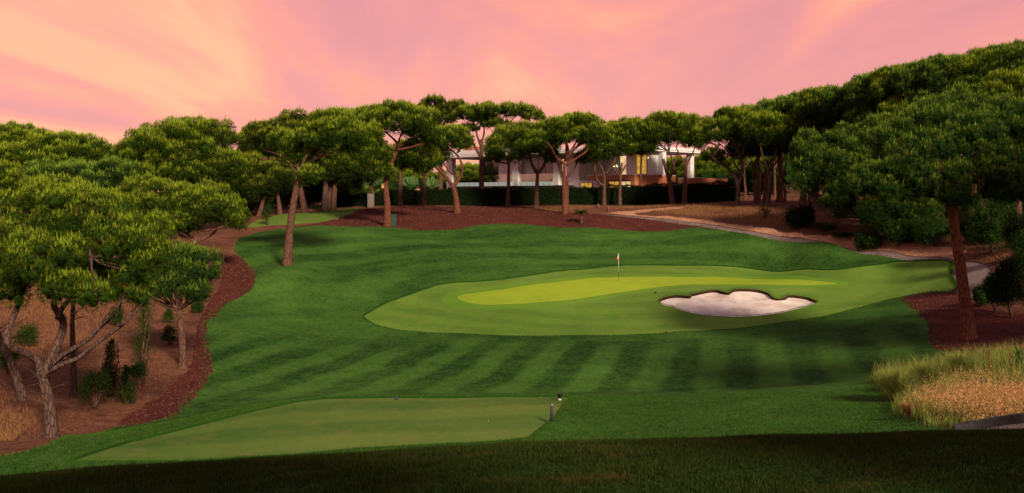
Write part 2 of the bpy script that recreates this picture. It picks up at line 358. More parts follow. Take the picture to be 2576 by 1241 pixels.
# ------------------------------------------------------------------ terrain
ANCH = [  # photo column, row, distance: the surface seen there
 (1440,994,28.5),(960,996,28),(800,1003,27.5),(600,1045,25.5),(430,1090,23.5),(250,1125,22),(1300,1080,23.5),(1000,1090,23),(700,1100,22.6),(1650,1000,28.5),
 (1900,986,29),(2180,972,29.5),(1800,1060,23.5),(2100,1060,22),(2250,1000,26.5),(2400,1000,24.5),(2576,1000,22.5),(2576,1050,18),(2400,1074,17),(2250,1075,19),(2576,940,25.5),(2400,930,28),
 (500,1040,27.5),(300,1085,25),(120,1125,22.5),(0,1150,20.5),(-200,1195,18.5),
 (700,985,40),(1000,985,41),(1400,985,41),(1800,975,41),(2150,950,41),(600,960,42.5),(500,1000,38),(440,1040,35),
 (1000,900,49),(1400,900,49),(1800,895,49),(2150,880,47),(700,890,50),(560,880,49),
 (1000,840,57),(1300,845,56.5),(1700,838,57),(2000,822,58),(2200,790,59),(2320,800,54),(2350,870,46),
 (930,800,61),(1100,805,61.5),(1400,806,61.5),(1700,803,61),(1860,798,61.5),(2060,780,62.5),
 (760,780,63),(640,790,60),(540,800,57),(720,668,72),(630,690,73),(860,700,73),(1000,700,75),(560,750,64),
 (1150,710,74.5),(1000,755,68),(1130,765,67),(1300,765,67),(1500,752,68.5),(1660,760,65.5),(1780,735,67.5),(1900,729,68.5),(2050,752,66.5),(1860,716,71),(1640,728,70.5),
 (1556,705,74),(1300,728,71.5),(1800,708,74),(2000,706,74.5),(2100,712,73.5),(2250,700,74),(2300,740,66),
 (1400,680,79.5),(1600,668,83),(1800,668,83),(2000,678,81.5),(2150,672,79),(2270,660,76),(2390,662,71),(2395,700,65),(2400,735,60),
 (900,640,83),(1100,640,85),(1300,640,87),(1500,640,88),(1700,640,87),(1900,650,84),(2100,655,79.5),
 (640,620,84),(600,600,89),(720,576,95),(900,570,98),(1060,580,97),(1200,567,100),(1350,568,100),(1500,573,98),(1640,583,95),(1750,572,95),
 (1900,592,88),(2050,617,81),(2200,640,76),(2300,655,73),
 (850,530,116),(700,540,110),(640,560,101),(1000,520,119),(1151,536,109),(1348,525,113),(1421,538,105),(1462,563,100),(1700,514,119),(1850,520,110),(1931,519,104),(1922,555,96),
 (1288,516,126),(900,516,126),(1600,512,128),(1800,506,128),(1288,504,160),(2045,562,89),(2100,595,83),(2240,620,78),(2380,625,73),(2500,640,68),(2576,650,64),
 (2350,560,84),(2500,560,78),(2600,540,76),(2250,540,92),(2100,520,100),(2450,490,96),(2600,460,92),(2300,480,110),
 (2500,700,61),(2480,745,56),(2440,850,45),(2576,800,50),(2576,860,43),(2290,755,61),(2420,880,41),(2576,885,39),
 (130,1118,30),(60,1005,34),(185,1000,37.5),(240,1029,35),(317,1016,36.5),(276,993,38),(352,974,40),(363,928,43.5),(460,925,43),(427,871,49),(294,823,53),(425,813,56),(496,793,60),
 (0,960,37),(0,800,50),(150,800,52),(0,730,66),(-300,900,40),(-300,750,60),(-300,1050,28),
 (489,660,74),(560,650,79),(560,600,91),(460,600,90),(200,650,82),(0,640,86),(300,570,105),(0,560,115),(500,540,120),
]
AW = [  # plan points x, y, height
 (-3,5,-9.5),(4,5,-9),(-12,6,-9.5),(12,6,-7),(0,-20,-9),(-30,0,-10),(20,10,-4.6),(30,0,-4),(30,30,-3),(45,45,-1),(60,70,4),(80,100,9),(60,110,5),(48,130,1.5),(95,60,8),(70,20,3),
 (-40,20,-9),(-60,60,-6),(-80,100,-4),(0,190,-1),(60,190,1.5),(-60,190,-2),(0,300,-1),(-150,200,-3),(160,180,6),(0,600,-1),(400,400,2),(-400,400,-4),(0,-300,-9),(400,-100,0),(-400,-100,-9),
]
AP = np.array([W(*a) for a in ANCH] + [list(a) for a in AW], float)
def ker(d2): return np.sqrt(d2 + 9.0)
_d2 = ((AP[:, None, :2] - AP[None, :, :2]) ** 2).sum(-1)
_n = len(AP); _P = np.c_[np.ones(_n), AP[:, :2]]
_A = np.zeros((_n + 3, _n + 3)); _A[:_n, :_n] = ker(_d2) - np.eye(_n) * 0.35; _A[:_n, _n:] = _P; _A[_n:, :_n] = _P.T
_w = np.linalg.solve(_A, np.r_[AP[:, 2], 0, 0, 0])
def H(x, y):
    x = np.atleast_1d(np.asarray(x, float)); y = np.atleast_1d(np.asarray(y, float)); out = np.zeros(len(x))
    for i in range(0, len(x), 20000):
        X = x[i:i + 20000]; Y = y[i:i + 20000]
        d2 = (X[:, None] - AP[None, :, 0]) ** 2 + (Y[:, None] - AP[None, :, 1]) ** 2
        out[i:i + 20000] = ker(d2) @ _w[:_n] + _w[_n] + _w[_n + 1] * X + _w[_n + 2] * Y
    far = np.clip((np.hypot(x, y) - 260) / 200, 0, 1); out = out * (1 - far) + (-1.5) * far
    xc = np.clip(x, -14, 14)
    pf = -1.475 - 0.045 * np.maximum(y - 4, 0) ** 2 + np.where(xc < 0, .072 * xc, .018 * xc) - .0006 * np.clip(np.abs(x) - 14, 0, 60) ** 2
    k = .35; m_ = np.maximum(out, pf); z = m_ + k * np.log1p(np.exp(-np.abs(out - pf) / k)) * .6
    z = z + .11 * np.sin(x * .31 + .4 * np.sin(y * .2)) * np.sin(y * .27 + 1) * np.clip((y - 36) / 8, 0, 1) + .03 * np.sin(x * .9 + 1.3) * np.sin(y * .53) + .015 * np.sin(x * 2.3) * np.cos(y * 1.9 + 1)
    return z
def H1(x, y): return float(H([x], [y])[0])
def hit(px, py, dmin=2.0, dmax=230):
    y = np.exp(np.linspace(math.log(dmin), math.log(dmax), 1500)); x = (px - CX) / F * y; zr = (HY - py) / F * y
    h = H(x, y); k = np.where(zr <= h)[0]
    if len(k) == 0: i = int(np.argmin(zr - h))
    else: i = int(k[0])
    return np.array([x[i], y[i], h[i]])
def proj(poly):
    out = []
    for p in poly:
        if len(p) == 4: out.append((p[2], p[3]))           # plan point
        else: q = hit(p[0], p[1], p[2] if len(p) > 2 else 12.0); out.append((q[0], q[1]))
    return np.array(out)
def smooth_closed(P, seg=.6, sm=True):
    n = len(P); out = []
    for i in range(n):
        p0, p1, p2, p3 = P[i - 1], P[i], P[(i + 1) % n], P[(i + 2) % n]
        k = max(1, min(60, int(np.linalg.norm(p2 - p1) / seg)))
        for t in np.linspace(0, 1, k, endpoint=False):
            if sm: out.append(.5 * ((2 * p1) + (-p0 + p2) * t + (2 * p0 - 5 * p1 + 4 * p2 - p3) * t * t + (-p0 + 3 * p1 - 3 * p2 + p3) * t ** 3))
            else: out.append(p1 + (p2 - p1) * t)
    return np.array(out)
def inside(P, x, y):
    r = np.zeros(len(x), bool); n = len(P); j = n - 1
    for i in range(n):
        xi, yi = P[i]; xj, yj = P[j]
        if yi != yj:
            c = ((yi > y) != (yj > y)) & (x < (xj - xi) * (y - yi) / (yj - yi) + xi); r ^= c
        j = i
    return r

G = (0, 0)
fair_px = [(460,1010,33),(490,985,30),(520,940),(525,900),(512,850),(520,800),(560,760),(612,735),(633,708),(630,680),(605,650),(590,622),(605,600),(650,585),(720,576),(800,568),(900,570),(1000,573),(1060,580),
 (1150,577),(1200,567),(1280,563),(1350,568),(1430,573),(1500,573),(1580,581),(1640,584),(1700,579),(1750,572),(1800,578),(1900,595),(2000,610),(2150,632),(2250,650),(2300,656),(2395,657),(2402,672),(2393,686),(2397,700),(2409,716),(2404,735),
 (2360,737),(2310,740),(2280,752),(2290,765),(2325,790),(2342,815),(2350,850),(2370,870),(2440,884),(2576,876)]
P_fair = np.vstack([proj(fair_px), [(60, 38), (60, 10), (60, -60), (-60, -60), (-60, 8), (-24, 14)], proj([(-150,1185,13),(0,1150,14),(120,1120,14),(250,1089,14),(427,1052,14)])])
zones = {}
zones['fairway'] = smooth_closed(P_fair, .7)
zones['lawn'] = smooth_closed(proj([(622,574),(640,558),(690,543),(780,535),(850,528),(905,525),(893,533),(860,548),(800,560),(730,565),(680,567)]), .7)
zones['apron'] = smooth_closed(proj([(918,800),(930,785),(990,755),(1060,730),(1135,712),(1250,704),(1350,690),(1450,678),(1560,668),(1700,667),(1800,669),(1900,678),(2000,679),(2100,678),(2200,668),(2270,658),(2350,655),(2388,660),(2390,680),(2396,702),(2405,720),(2390,735),(2330,737),(2270,747),(2200,764),(2100,790),(2000,808),(1900,822),(1780,833),(1600,842),(1400,845),(1200,842),(1060,836),(960,822)]), .5)
zones['collar'] = smooth_closed(proj([(1110,753),(1122,741),(1145,731),(1200,723),(1268,715),(1367,703),(1441,694),(1540,688),(1650,688),(1763,689),(1961,693),(2060,698),(2139,710),(2100,719),(1950,719),(1800,718),(1713,720),(1660,726),(1615,733),(1540,747),(1417,767),(1300,775),(1219,777),(1150,772),(1118,763)]), .4)
zones['green'] = smooth_closed(proj([(1152,744),(1200,735),(1260,727),(1318,718),(1400,708),(1486,698),(1565,695),(1700,695),(1850,697),(1961,701),(2060,706),(2105,711),(2080,715),(1950,715),(1800,714),(1720,715),(1664,719),(1600,728),(1540,737),(1417,754),(1300,763),(1219,765),(1170,758)]), .4)
bunker_px = [(1659,759),(1668,747),(1700,741),(1735,743),(1740,738),(1772,731),(1800,728),(1830,734),(1845,727),(1870,725),(1905,728),(1930,734),(1942,745),(1955,750),(1975,746),(1985,741),(2010,743),(2035,748),(2056,757),(2040,764),(2020,771),(1980,782),(1930,790),(1870,795),(1820,794),(1760,789),(1720,780),(1690,769),(1672,767)]
zones['bunker'] = smooth_closed(proj([((q[0] - 1860) * 1.0 + 1860, q[1]) for q in bunker_px]), .25)
zones['tee'] = smooth_closed(proj([(170,1160,13),(330,1108,13),(520,1062,13),(640,1032,13),(740,1010,13),(830,1000,13),(960,998,13),(1200,997,13),(1436,997,13),(1400,1042,13),(1330,1100,13)]) , .4, False)
_t = zones['tee']; 
zones['mulch'] = smooth_closed(proj([(720,575),(790,563),(850,550),(905,530),(960,524),(1080,519),(1250,520),(1400,533),(1480,538),(1550,542),(1650,552),(1740,563),(1820,576),(1800,582),(1750,576),(1700,583),(1640,588),(1580,584),(1500,577),(1430,577),(1350,572),(1280,567),(1200,571),(1150,581),(1060,584),(1000,577),(900,574),(800,572)]), .7)
zones['mulch2'] = smooth_closed(proj([(560,655),(600,645),(640,680),(640,712),(618,742),(566,768),(528,805),(520,850),(533,900),(528,945),(498,990),(468,1018,31),(435,1050,31),(380,1062,31),(300,1075,31),(330,1040,31),(400,1000),(440,960),(480,920),(490,860),(500,810),(520,770),(545,735),(560,700)]), .6)
zones['mulch3'] = smooth_closed(np.vstack([proj([(2270,752),(2310,736),(2400,731),(2425,736),(2470,748),(2560,790)]), [(32, 50), (34, 40)], proj([(2576,866),(2440,888),(2360,880),(2335,850),(2335,815),(2310,790)])]), .6)
zones['path'] = smooth_closed(proj([(1500,540),(1600,544.5),(1700,554.5),(1800,567),(1900,583.5),(2000,600),(2100,616),(2200,631),(2300,646),(2400,654.5),(2460,660),(2492,676),(2494,700),(2478,735),(2466,752),(2425,745),(2402,737),(2412,716),(2398,700),(2394,686),(2403,672),(2397,659),(2300,656),(2240,649),(2140,632),(2000,611),(1900,594),(1800,577),(1720,566),(1620,551),(1550,544)]), .6)
zones['sandy'] = smooth_closed(proj([(1530,536),(1600,530),(1700,521),(1720,524),(1640,531),(1600,540),(1720,548),(1850,566),(1960,583),(2070,592),(2200,602),(2320,614),(2430,634),(2400,656),(2300,649),(2200,634),(2100,619),(2000,603),(1900,586),(1800,570),(1700,557),(1600,546)]), .7)
zones['meadow'] = smooth_closed(np.vstack([proj([(2205,955,20),(2230,1000,16),(2262,1040,14),(2330,1072,14),(2400,1082,12)]), [(9.4, 15.6), (26, 17), (40, 27), (40, 36)], proj([(2576,884),(2440,893),(2330,905,24),(2240,925,24)])]), .5)
for _k, _a in (('mulch', .16), ('mulch2', .10), ('mulch3', .10), ('sandy', .4), ('meadow', .25), ('lawn', .3), ('ground', 0)):
    if _k in zones:
        _z = zones[_k]; _s = np.arange(len(_z)); _z += _a * np.c_[np.sin(_s * 1.9) * np.sin(_s * .37 + 1) + .5 * RNG.standard_normal(len(_z)), np.cos(_s * 1.3 + 2) * np.sin(_s * .53) + .5 * RNG.standard_normal(len(_z))] * .7
order = ['bunker', 'green', 'collar', 'apron', 'tee', 'meadow', 'path', 'mulch3', 'mulch2', 'lawn', 'fairway', 'mulch', 'sandy']

pts = []
rad = np.exp(np.arange(math.log(2.6), math.log(150), .016))
for i, r in enumerate(rad):
    a = np.radians(np.arange(-36, 36.01, .62) + (.31 if i % 2 else 0)); pts.append(np.c_[r * np.sin(a), r * np.cos(a)])
rad2 = np.exp(np.arange(math.log(3.5), math.log(3500), .10))
for i, r in enumerate(rad2):
    a = np.radians(np.arange(0, 360, 4) + (2 if i % 2 else 0)); q = np.c_[r * np.sin(a), r * np.cos(a)]
    ang = np.degrees(np.arctan2(q[:, 0], q[:, 1])); pts.append(q[(np.abs(ang) > 37) | (r > 152)])
pts = np.vstack(pts + [np.zeros((1, 2))])
# open a narrow corridor round the outlines so that no slivers form
allb = np.vstack([zones[k] for k in order])
keep = np.ones(len(pts), bool)
for i in range(0, len(pts), 4000):
    d = ((pts[i:i + 4000, None, :] - allb[None]) ** 2).sum(-1).min(1); keep[i:i + 4000] = d > .012
pts = pts[keep]
vin = [Vector(p) for p in pts]; ein = []
for k in order:
    P = zones[k]; b = len(vin); n = len(P); vin += [Vector(p) for p in P]; ein += [(b + i, b + (i + 1) % n) for i in range(n)]
res = delaunay_2d_cdt(vin, ein, [], 0, 1e-4)
V2 = np.array([v[:] for v in res[0]]); F3 = np.array([f[:3] for f in res[2]])
cen = V2[F3].mean(1); zone = np.full(len(F3), 'ground', dtype=object); done = np.zeros(len(F3), bool)
for k in order:
    q = inside(zones[k], cen[:, 0], cen[:, 1]) & ~done; zone[q] = k; done |= q
HZ = H(V2[:, 0], V2[:, 1])
mat_of = dict(ground='ground', fairway='rough', lawn='lawn', apron='apron', collar='collar', green='green', bunker='sand', tee='tee', mulch='mulch', mulch2='mulch', mulch3='mulch', path='path', sandy='sandy', meadow='meadow')
name_of = dict(ground='ground', fairway='fairway', lawn='lawn', apron='apron_grass', collar='green_collar', green='putting_green', bunker='sand_bunker', tee='tee_ground', mulch='mulch_ground', mulch2='mulch_ground', mulch3='mulch_ground', path='path', sandy='sand_track', meadow='meadow_ground')
low = {'apron': .07, 'collar': .07, 'green': .07, 'bunker': .07, 'tee': .05, 'path': .05}
def bdist(P, x, y):
    A = P; B = np.roll(P, -1, 0); d = np.full(len(x), 1e9)
    for a, b in zip(A, B):
        ab = b - a; L = ab @ ab + 1e-12; tt = np.clip(((x - a[0]) * ab[0] + (y - a[1]) * ab[1]) / L, 0, 1)
        d = np.minimum(d, np.hypot(x - a[0] - tt * ab[0], y - a[1] - tt * ab[1]))
    return d
FZ = {}
def sand_depth(x, y):
    d = bdist(zones['bunker'], x, y); back = np.clip((y - 64.5) / 2.5, 0, 1)
    return .03 + .17 * back + .62 * np.clip(d / 2.2, 0, 1) ** .8 * (1 - .35 * back)
for k in ['ground'] + order:
    fi = F3[zone == k]
    if len(fi) == 0: continue
    ui, inv = np.unique(fi, return_inverse=True); inv = inv.reshape(-1, 3)
    z = HZ[ui] - low.get(k, 0)
    if k == 'bunker': z = z - sand_depth(V2[ui, 0], V2[ui, 1])
    mb = MB(); mb.add(np.c_[V2[ui], z], inv)
    o = mb.build(name_of[k], M[mat_of[k]], smooth=True); tag(o, kind='structure'); FZ[k] = o
# skirts where a surface is cut lower than its neighbour
def skirt(P, dtop, dbot, mat, name, parent, lean=0.0):
    z = H(P[:, 0], P[:, 1]); mb = MB(); n = len(P)
    top = np.c_[P, z - dtop]; bot = np.c_[P, z - dbot]; c = P.mean(0)
    if lean: top[:, :2] = P + (c - P) / np.linalg.norm(c - P, axis=1)[:, None] * lean
    i = np.arange(n); j = (i + 1) % n
    mb.add(np.vstack([top, bot]), np.vstack([np.c_[i, j, j + n], np.c_[i, j + n, i + n]]))
    o = mb.build(name, mat, parent)
    return o
skirt(zones['apron'], -.004, .09, M['rough_edge'], 'grass_edge', FZ['fairway'])
skirt(zones['tee'], -.004, .06, M['rough_edge'], 'grass_edge', FZ['fairway'])
skirt(zones['path'], 0, .06, M['concrete'], 'path_edge', FZ['path'])
bp = zones['bunker']; _bd = sand_depth(bp[:, 0], bp[:, 1]) + .07
z = H(bp[:, 0], bp[:, 1]); n = len(bp); i = np.arange(n); j = (i + 1) % n
mb = MB(); mb.add(np.vstack([np.c_[bp, z - .066], np.c_[bp, z - _bd - .02]]), np.vstack([np.c_[i, j, j + n], np.c_[i, j + n, i + n]])); mb.build('soil_edge', M['soil_edge'], FZ['bunker'])
# PART2
# ------------------------------------------------------------------ pines
def rnd(*s): return RNG.standard_normal(s)
def unit(v): return v / (np.linalg.norm(v, axis=-1, keepdims=True) + 1e-9)
_g = (1 + 5 ** .5) / 2
ICO_V = unit(np.array([[-1,_g,0],[1,_g,0],[-1,-_g,0],[1,-_g,0],[0,-1,_g],[0,1,_g],[0,-1,-_g],[0,1,-_g],[_g,0,-1],[_g,0,1],[-_g,0,-1],[-_g,0,1]], float))
ICO_F = np.array([[0,11,5],[0,5,1],[0,1,7],[0,7,10],[0,10,11],[1,5,9],[5,11,4],[11,10,2],[10,7,6],[7,1,8],[3,9,4],[3,4,2],[3,2,6],[3,6,8],[3,8,9],[4,9,5],[2,4,11],[6,2,10],[8,6,7],[9,8,1]])
def needles(mb, pos, ax, L, nn, spread=.95, wr=.075, t0=0.0, t1=.35):
    """a spray of nn flat needles at every pos, opening round the axis ax"""
    T = len(pos); ax = unit(ax)
    d = unit(ax[:, None, :] + spread * rnd(T, nn, 3) * .62)
    Ls = np.asarray(L).reshape(-1, 1) * RNG.uniform(.7, 1.2, (T, nn))
    side = unit(np.cross(d, rnd(T, nn, 3))) * (Ls * wr)[..., None]
    base = pos[:, None, :] + d * (Ls * .05)[..., None]; tip = pos[:, None, :] + d * Ls[..., None]
    V = np.stack([base - side, base + side, tip], 2).reshape(-1, 3)
    Fc = np.arange(len(V)).reshape(-1, 3)
    t1v = np.broadcast_to(np.asarray(t1, float).reshape(-1, 1), (T, nn)) * RNG.uniform(.4, 1.4, (T, nn))
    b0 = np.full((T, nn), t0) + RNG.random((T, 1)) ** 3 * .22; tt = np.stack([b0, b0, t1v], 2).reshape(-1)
    mb.add(V, Fc, tt)
def crown(mb, lobes, D, dens=1.0, open_=0.0, cut=-.45, candle=.35):
    """cauliflower crown: lobes (centre, radii) -> puffs -> needle sprays with upright pale shoots"""
    far = np.clip(D / 60, .55, 2.2)
    centres = []
    for c, r in lobes:
        c = np.array(c); r = np.array(r); pr0 = float(np.clip(.40 * min(r), .36, 1.0))
        area = 4 * math.pi * (((r[0] * r[1]) ** 1.6 + (r[0] * r[2]) ** 1.6 + (r[1] * r[2]) ** 1.6) / 3) ** (1 / 1.6)
        n = int(max(7, 1.25 * area / (math.pi * pr0 ** 2)))
        k = np.arange(n) + .5; ph = np.arccos(1 - 2 * k / n); th = math.pi * (1 + 5 ** .5) * k + RNG.uniform(0, 6)
        d = np.c_[np.cos(th) * np.sin(ph), np.sin(th) * np.sin(ph), np.cos(ph)] + rnd(n, 3) * .13; d = unit(d)
        d = d[d[:, 2] > cut]
        if open_: d = d[RNG.random(len(d)) > open_]
        rad = RNG.uniform(.62, 1.04, (len(d), 1))
        P = c + d * (r - pr0 * .55) * rad
        for p, dd in zip(P, d): centres.append((p, dd, pr0 * RNG.uniform(.6, 1.3)))
    for p, dd, pr in centres:
        # solid dark core added inside the puff to block light through it
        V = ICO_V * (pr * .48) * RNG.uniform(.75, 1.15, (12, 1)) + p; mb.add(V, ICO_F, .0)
        n = int(max(24, 4 * math.pi * pr * pr * 24 * dens / far ** 1.0))
        q = unit(rnd(n, 3) + .55 * dd + np.array([0, 0, .35]))
        pos = p + q * pr * RNG.uniform(.55, 1.0, (n, 1)) * np.array([1, 1, .9])
        ax = unit(q + np.array([0, 0, .55]))
        L = .155 * far ** .8 * RNG.uniform(.8, 1.25, n)
        t1 = np.clip(.02 + .72 * np.clip(q[:, 2], -.2, 1) ** 1.0 + .16 * rnd(n), .0, .95)  # upward sprays tinted brighter: new growth plus lit puff tops put into colour
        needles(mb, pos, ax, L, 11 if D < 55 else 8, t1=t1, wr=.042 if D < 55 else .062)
        cm = (q[:, 2] > .45) & (RNG.random(n) < candle * 1.3)
        if cm.any():
            m = int(cm.sum()); b = pos[cm] + q[cm] * .04
            needles(mb, b, np.tile([0, 0, 1.0], (m, 1)) + .12 * rnd(m, 3), .155 * far ** .9 * RNG.uniform(.9, 2.3, m), 2, spread=.14, wr=.06, t0=.5, t1=.9)
    return centres
def limb(mb, a, b, r0, r1, sag=.2, n=6, sides=6):
    a = np.array(a, float); b = np.array(b, float); L = np.linalg.norm(b - a)
    t = np.linspace(0, 1, n)[:, None]
    m = a + (b - a) * .5 + np.array([0, 0, -sag * L * .5]) + rnd(3) * L * .07
    P = (1 - t) ** 2 * a + 2 * (1 - t) * t * m + t * t * b; P[1:-1] += rnd(n - 2, 3) * L * .018
    mb.tube(P, np.linspace(r0, r1, n), sides, noise=.05)
    return P
PX = lambda D: D / F
def pine(label, D, trunk, wpx, lobes, limbs=(), group=None, mat='needles', bk='bark', dens=1.0, open_=0.0, cut=-.8, candle=.4, cat='pine tree', extra=4, deep=.9, name='umbrella_pine', twigs=True):
    """trunk/limbs/lobes are read off the photograph's columns and rows at distance D and built there at full size"""
    if group is None and D < 122 and D != 30:
        D = float(min(hit(trunk[0][0], trunk[0][1], 20)[1], 120.5))
    base = W(trunk[0][0], trunk[0][1], D); gz = H1(base[0], base[1]); base[2] = gz
    root = empty(name, tuple(base)); tag(root, label, cat, group)
    P = [W(x, y, D) for x, y in trunk]; P[0] = base - np.array([0, 0, .25])
    if len(P) > 2:
        for k in range(1, len(P)): P[k][1] += .0
    P = curve(P, 6); n = len(P); r0 = wpx / 2 * PX(D)
    h = np.linspace(0, 1, n); R = r0 * (1 - .42 * h) * (1 + .45 * np.exp(-h * 9))
    mb = MB(); mb.tube(P, R, 12, noise=.045)
    top = P[-1]; rt = R[-1]
    LB = []
    if 98 <= D <= 125 and group is None: lobes = [(l[0], l[1] + 2, l[2] * 1.06, l[3] * 1.14) + tuple(l[4:]) for l in lobes]
    for lb in lobes:
        cx, cy, rx, ry = lb[:4]; dd = lb[4] if len(lb) > 4 else 0.0
        r = np.array([rx, rx * deep, ry]) * PX(D); LB.append((W(cx, cy, D) + np.array([0, dd, 0]), r))
    ends = []; er = []
    for l in limbs:
        Q = curve([W(x, y, D) + np.array([0, (0 if i == 0 else (RNG.uniform(-1, 1) * .5 * i)), 0]) for i, (x, y) in enumerate(l[1:])], 5)
        mb.tube(Q, np.linspace(l[0] / 2 * PX(D), l[0] / 2 * PX(D) * .4, len(Q)), 8, noise=.05); ends.append(Q[-1]); er.append(l[0] / 2 * PX(D) * .4)
    starts = [top] + [P[int(n * f)] for f in (.72, .85)]
    if twigs:
        for c, r in LB:
            s = starts[0]; rs = rt
            if ends:
                k_ = int(np.argmin([np.linalg.norm(e - c) for e in ends]))
                if np.linalg.norm(ends[k_] - c) < 3.2 * max(r): s = ends[k_]; rs = er[k_] * 1.1
            e0 = c + np.array([0, 0, -.35 * r[2]])
            Q = limb(mb, s, e0, min(rt * .75, rs), min(rt * .3, rs * .6))
            for _ in range(extra):
                an = RNG.uniform(0, 6.28); q = c + np.array([math.cos(an) * r[0] * .75, math.sin(an) * r[1] * .75, RNG.uniform(-.25, .45) * r[2]])
                s2 = Q[RNG.integers(2, len(Q))] if RNG.random() < .6 else s
                limb(mb, s2, q, min(rt * .42, rs * .6), min(rt * .12, rs * .25), sides=5)
    for _ in range(5 if twigs else 0):   # dead twigs left on the stem
        i_ = int(n * RNG.uniform(.5, .93)); an = RNG.uniform(0, 6.28); L_ = RNG.uniform(.5, 1.5); q = P[i_] + np.array([math.cos(an) * L_, math.sin(an) * L_, RNG.uniform(-.15, .5) * L_])
        T_ = limb(mb, P[i_], q, .022, .007, sides=4)
        limb(mb, T_[3], T_[3] + (q - P[i_]) * .35 + rnd(3) * .15, .011, .005, sides=4)
    mb.build('trunk', M[bk], root, smooth=True)
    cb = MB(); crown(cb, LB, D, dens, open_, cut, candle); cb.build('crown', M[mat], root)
    return root

# --- left side, near to far
pine('large near pine at the left whose forked trunk stands behind the tee bank', 30, [(130,1130),(126,1040),(116,985),(106,945)], 36,
     [(215,545,115,85),(70,560,120,95,.6),(300,600,90,75,-.3),(345,660,70,75),(20,640,110,90,.3),(150,640,110,70,-1.0),(200,710,60,50,-1.2),(265,735,45,40,-1.0),(30,730,60,50,-.4),(120,500,100,55,.5),(245,650,100,80,.8),(380,600,40,60,.4),(300,715,70,66,.3),(350,745,36,36,.2),(335,640,60,70,.5),(215,650,80,60,-.3),(60,690,70,50,.2),(390,640,40,50,.2)],
     limbs=[(24,(106,950),(75,910),(52,850),(42,770),(35,700)),(26,(106,950),(130,890),(142,820),(150,760),(175,690)),(15,(145,800),(175,760),(215,700),(270,640)),(13,(150,755),(120,700),(90,640))], mat='needles', dens=1.15, extra=1, bk='bark_grey')
pine('leaning grey trunk at the left edge with its crown out of the picture', 32, [(62,1008),(40,945),(18,890),(-6,840),(-30,780)], 22, [(-70,640,90,70),(-130,690,80,70)], limbs=[(10,(20,890),(0,870),(-25,850))], bk='bark_grey', extra=2)
pine('slim straight trunk right behind the forked near pine', 37, [(186,1000),(184,900),(182,820),(186,740)], 16, [(190,690,55,45,.5),(150,670,60,40,.8)], bk='bark_grey', extra=2)
pine('small round pine with a clear trunk beside the mulch edge on the left', 42, [(461,925),(458,850),(450,780)], 21, [(440,715,75,48),(395,690,60,50,.3),(495,680,62,60,.2),(440,655,70,55,.5),(500,735,40,35,-.3),(370,730,40,35)], mat='needles_blue', bk='bark', extra=3)
pine('broad low pine whose crown overhangs the bend of the dirt path', 62, [(489,680),(488,645),(484,600)], 17, [(390,505,110,58,.5),(500,520,95,60),(575,535,52,45),(440,560,80,35,-.6),(600,560,26,22,-.5),(330,520,60,50,.5)], limbs=[(9,(487,612),(525,592),(560,572),(600,560))], extra=3)
pine('tall dome crowned pine standing against the sky at left of centre', 80, [(470,600),(468,520),(465,450)], 16, [(430,385,135,75),(350,390,70,60,.5),(530,345,62,50,.8),(565,420,55,55,-.4),(470,340,90,45,.5),(440,440,120,35,-1)], extra=3)
pine('pine with the flat grey green crown at the upper left edge', 84, [(110,620),(112,520),(115,460)], 16, [(130,395,110,55),(210,380,52,42,.6),(50,410,80,50),(150,355,60,22,1.0)], extra=2)
pine('distant pine peeking over its neighbours in the top left corner of the wood', 112, [(30,560),(32,450),(34,400)], 14, [(35,350,70,34),(-30,355,60,40),(95,352,40,24)], extra=2)
pine('pine of middle height between the near pine and the two domed crowns', 60, [(180,660),(182,560),(185,510)], 15, [(170,450,110,45),(90,455,80,40),(280,440,60,45,.6),(230,485,80,36)], extra=2, mat='needles_blue')
pine('low pine filling the dip between the two left domes', 95, [(285,580),(284,480),(282,430)], 13, [(275,395,50,34),(245,420,60,40),(300,430,60,44)], extra=2)
pine('pine at the left edge above the near crown', 70, [(-40,700),(-38,560),(-35,500)], 14, [(-20,455,90,50),(30,475,60,40)], extra=2)
# --- middle
pine('leaning pine standing alone on the left of the fairway', 72, [(722,668),(727,600),(736,525),(748,465),(757,440),(750,415)], 20,
     [(865,338,80,42,-.5),(905,370,55,42),(800,350,60,40,-.4),(735,370,34,38),(722,392,22,20),(785,442,34,24,-.6),(872,408,34,36,-.4),(840,300,70,26,.8),(770,400,40,34,.5),(938,345,30,36,.3),(700,350,30,26,.6)],
     limbs=[(6,(752,430),(735,405),(700,388),(655,378)),(6,(750,440),(725,412),(690,402),(650,402)),(10,(757,442),(770,400),(800,370),(850,350)),(8,(770,410),(820,392),(870,390),(910,380))], extra=2, mat='needles', bk='bark')
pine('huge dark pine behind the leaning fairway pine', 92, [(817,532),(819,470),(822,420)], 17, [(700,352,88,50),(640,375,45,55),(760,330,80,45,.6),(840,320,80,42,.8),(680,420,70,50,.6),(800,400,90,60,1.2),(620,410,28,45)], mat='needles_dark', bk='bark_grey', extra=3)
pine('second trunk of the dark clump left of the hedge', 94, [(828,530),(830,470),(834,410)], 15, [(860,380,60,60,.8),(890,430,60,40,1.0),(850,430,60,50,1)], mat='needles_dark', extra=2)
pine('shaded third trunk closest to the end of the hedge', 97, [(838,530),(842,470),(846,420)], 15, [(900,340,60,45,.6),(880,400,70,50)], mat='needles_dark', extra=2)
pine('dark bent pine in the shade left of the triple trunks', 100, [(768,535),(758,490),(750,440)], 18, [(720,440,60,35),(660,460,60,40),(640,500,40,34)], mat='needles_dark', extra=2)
pine('shaded pine far back beyond the small left lawn', 112, [(705,540),(700,500),(690,460)], 12, [(690,445,70,40),(640,440,50,45)], mat='needles_dark', extra=2)
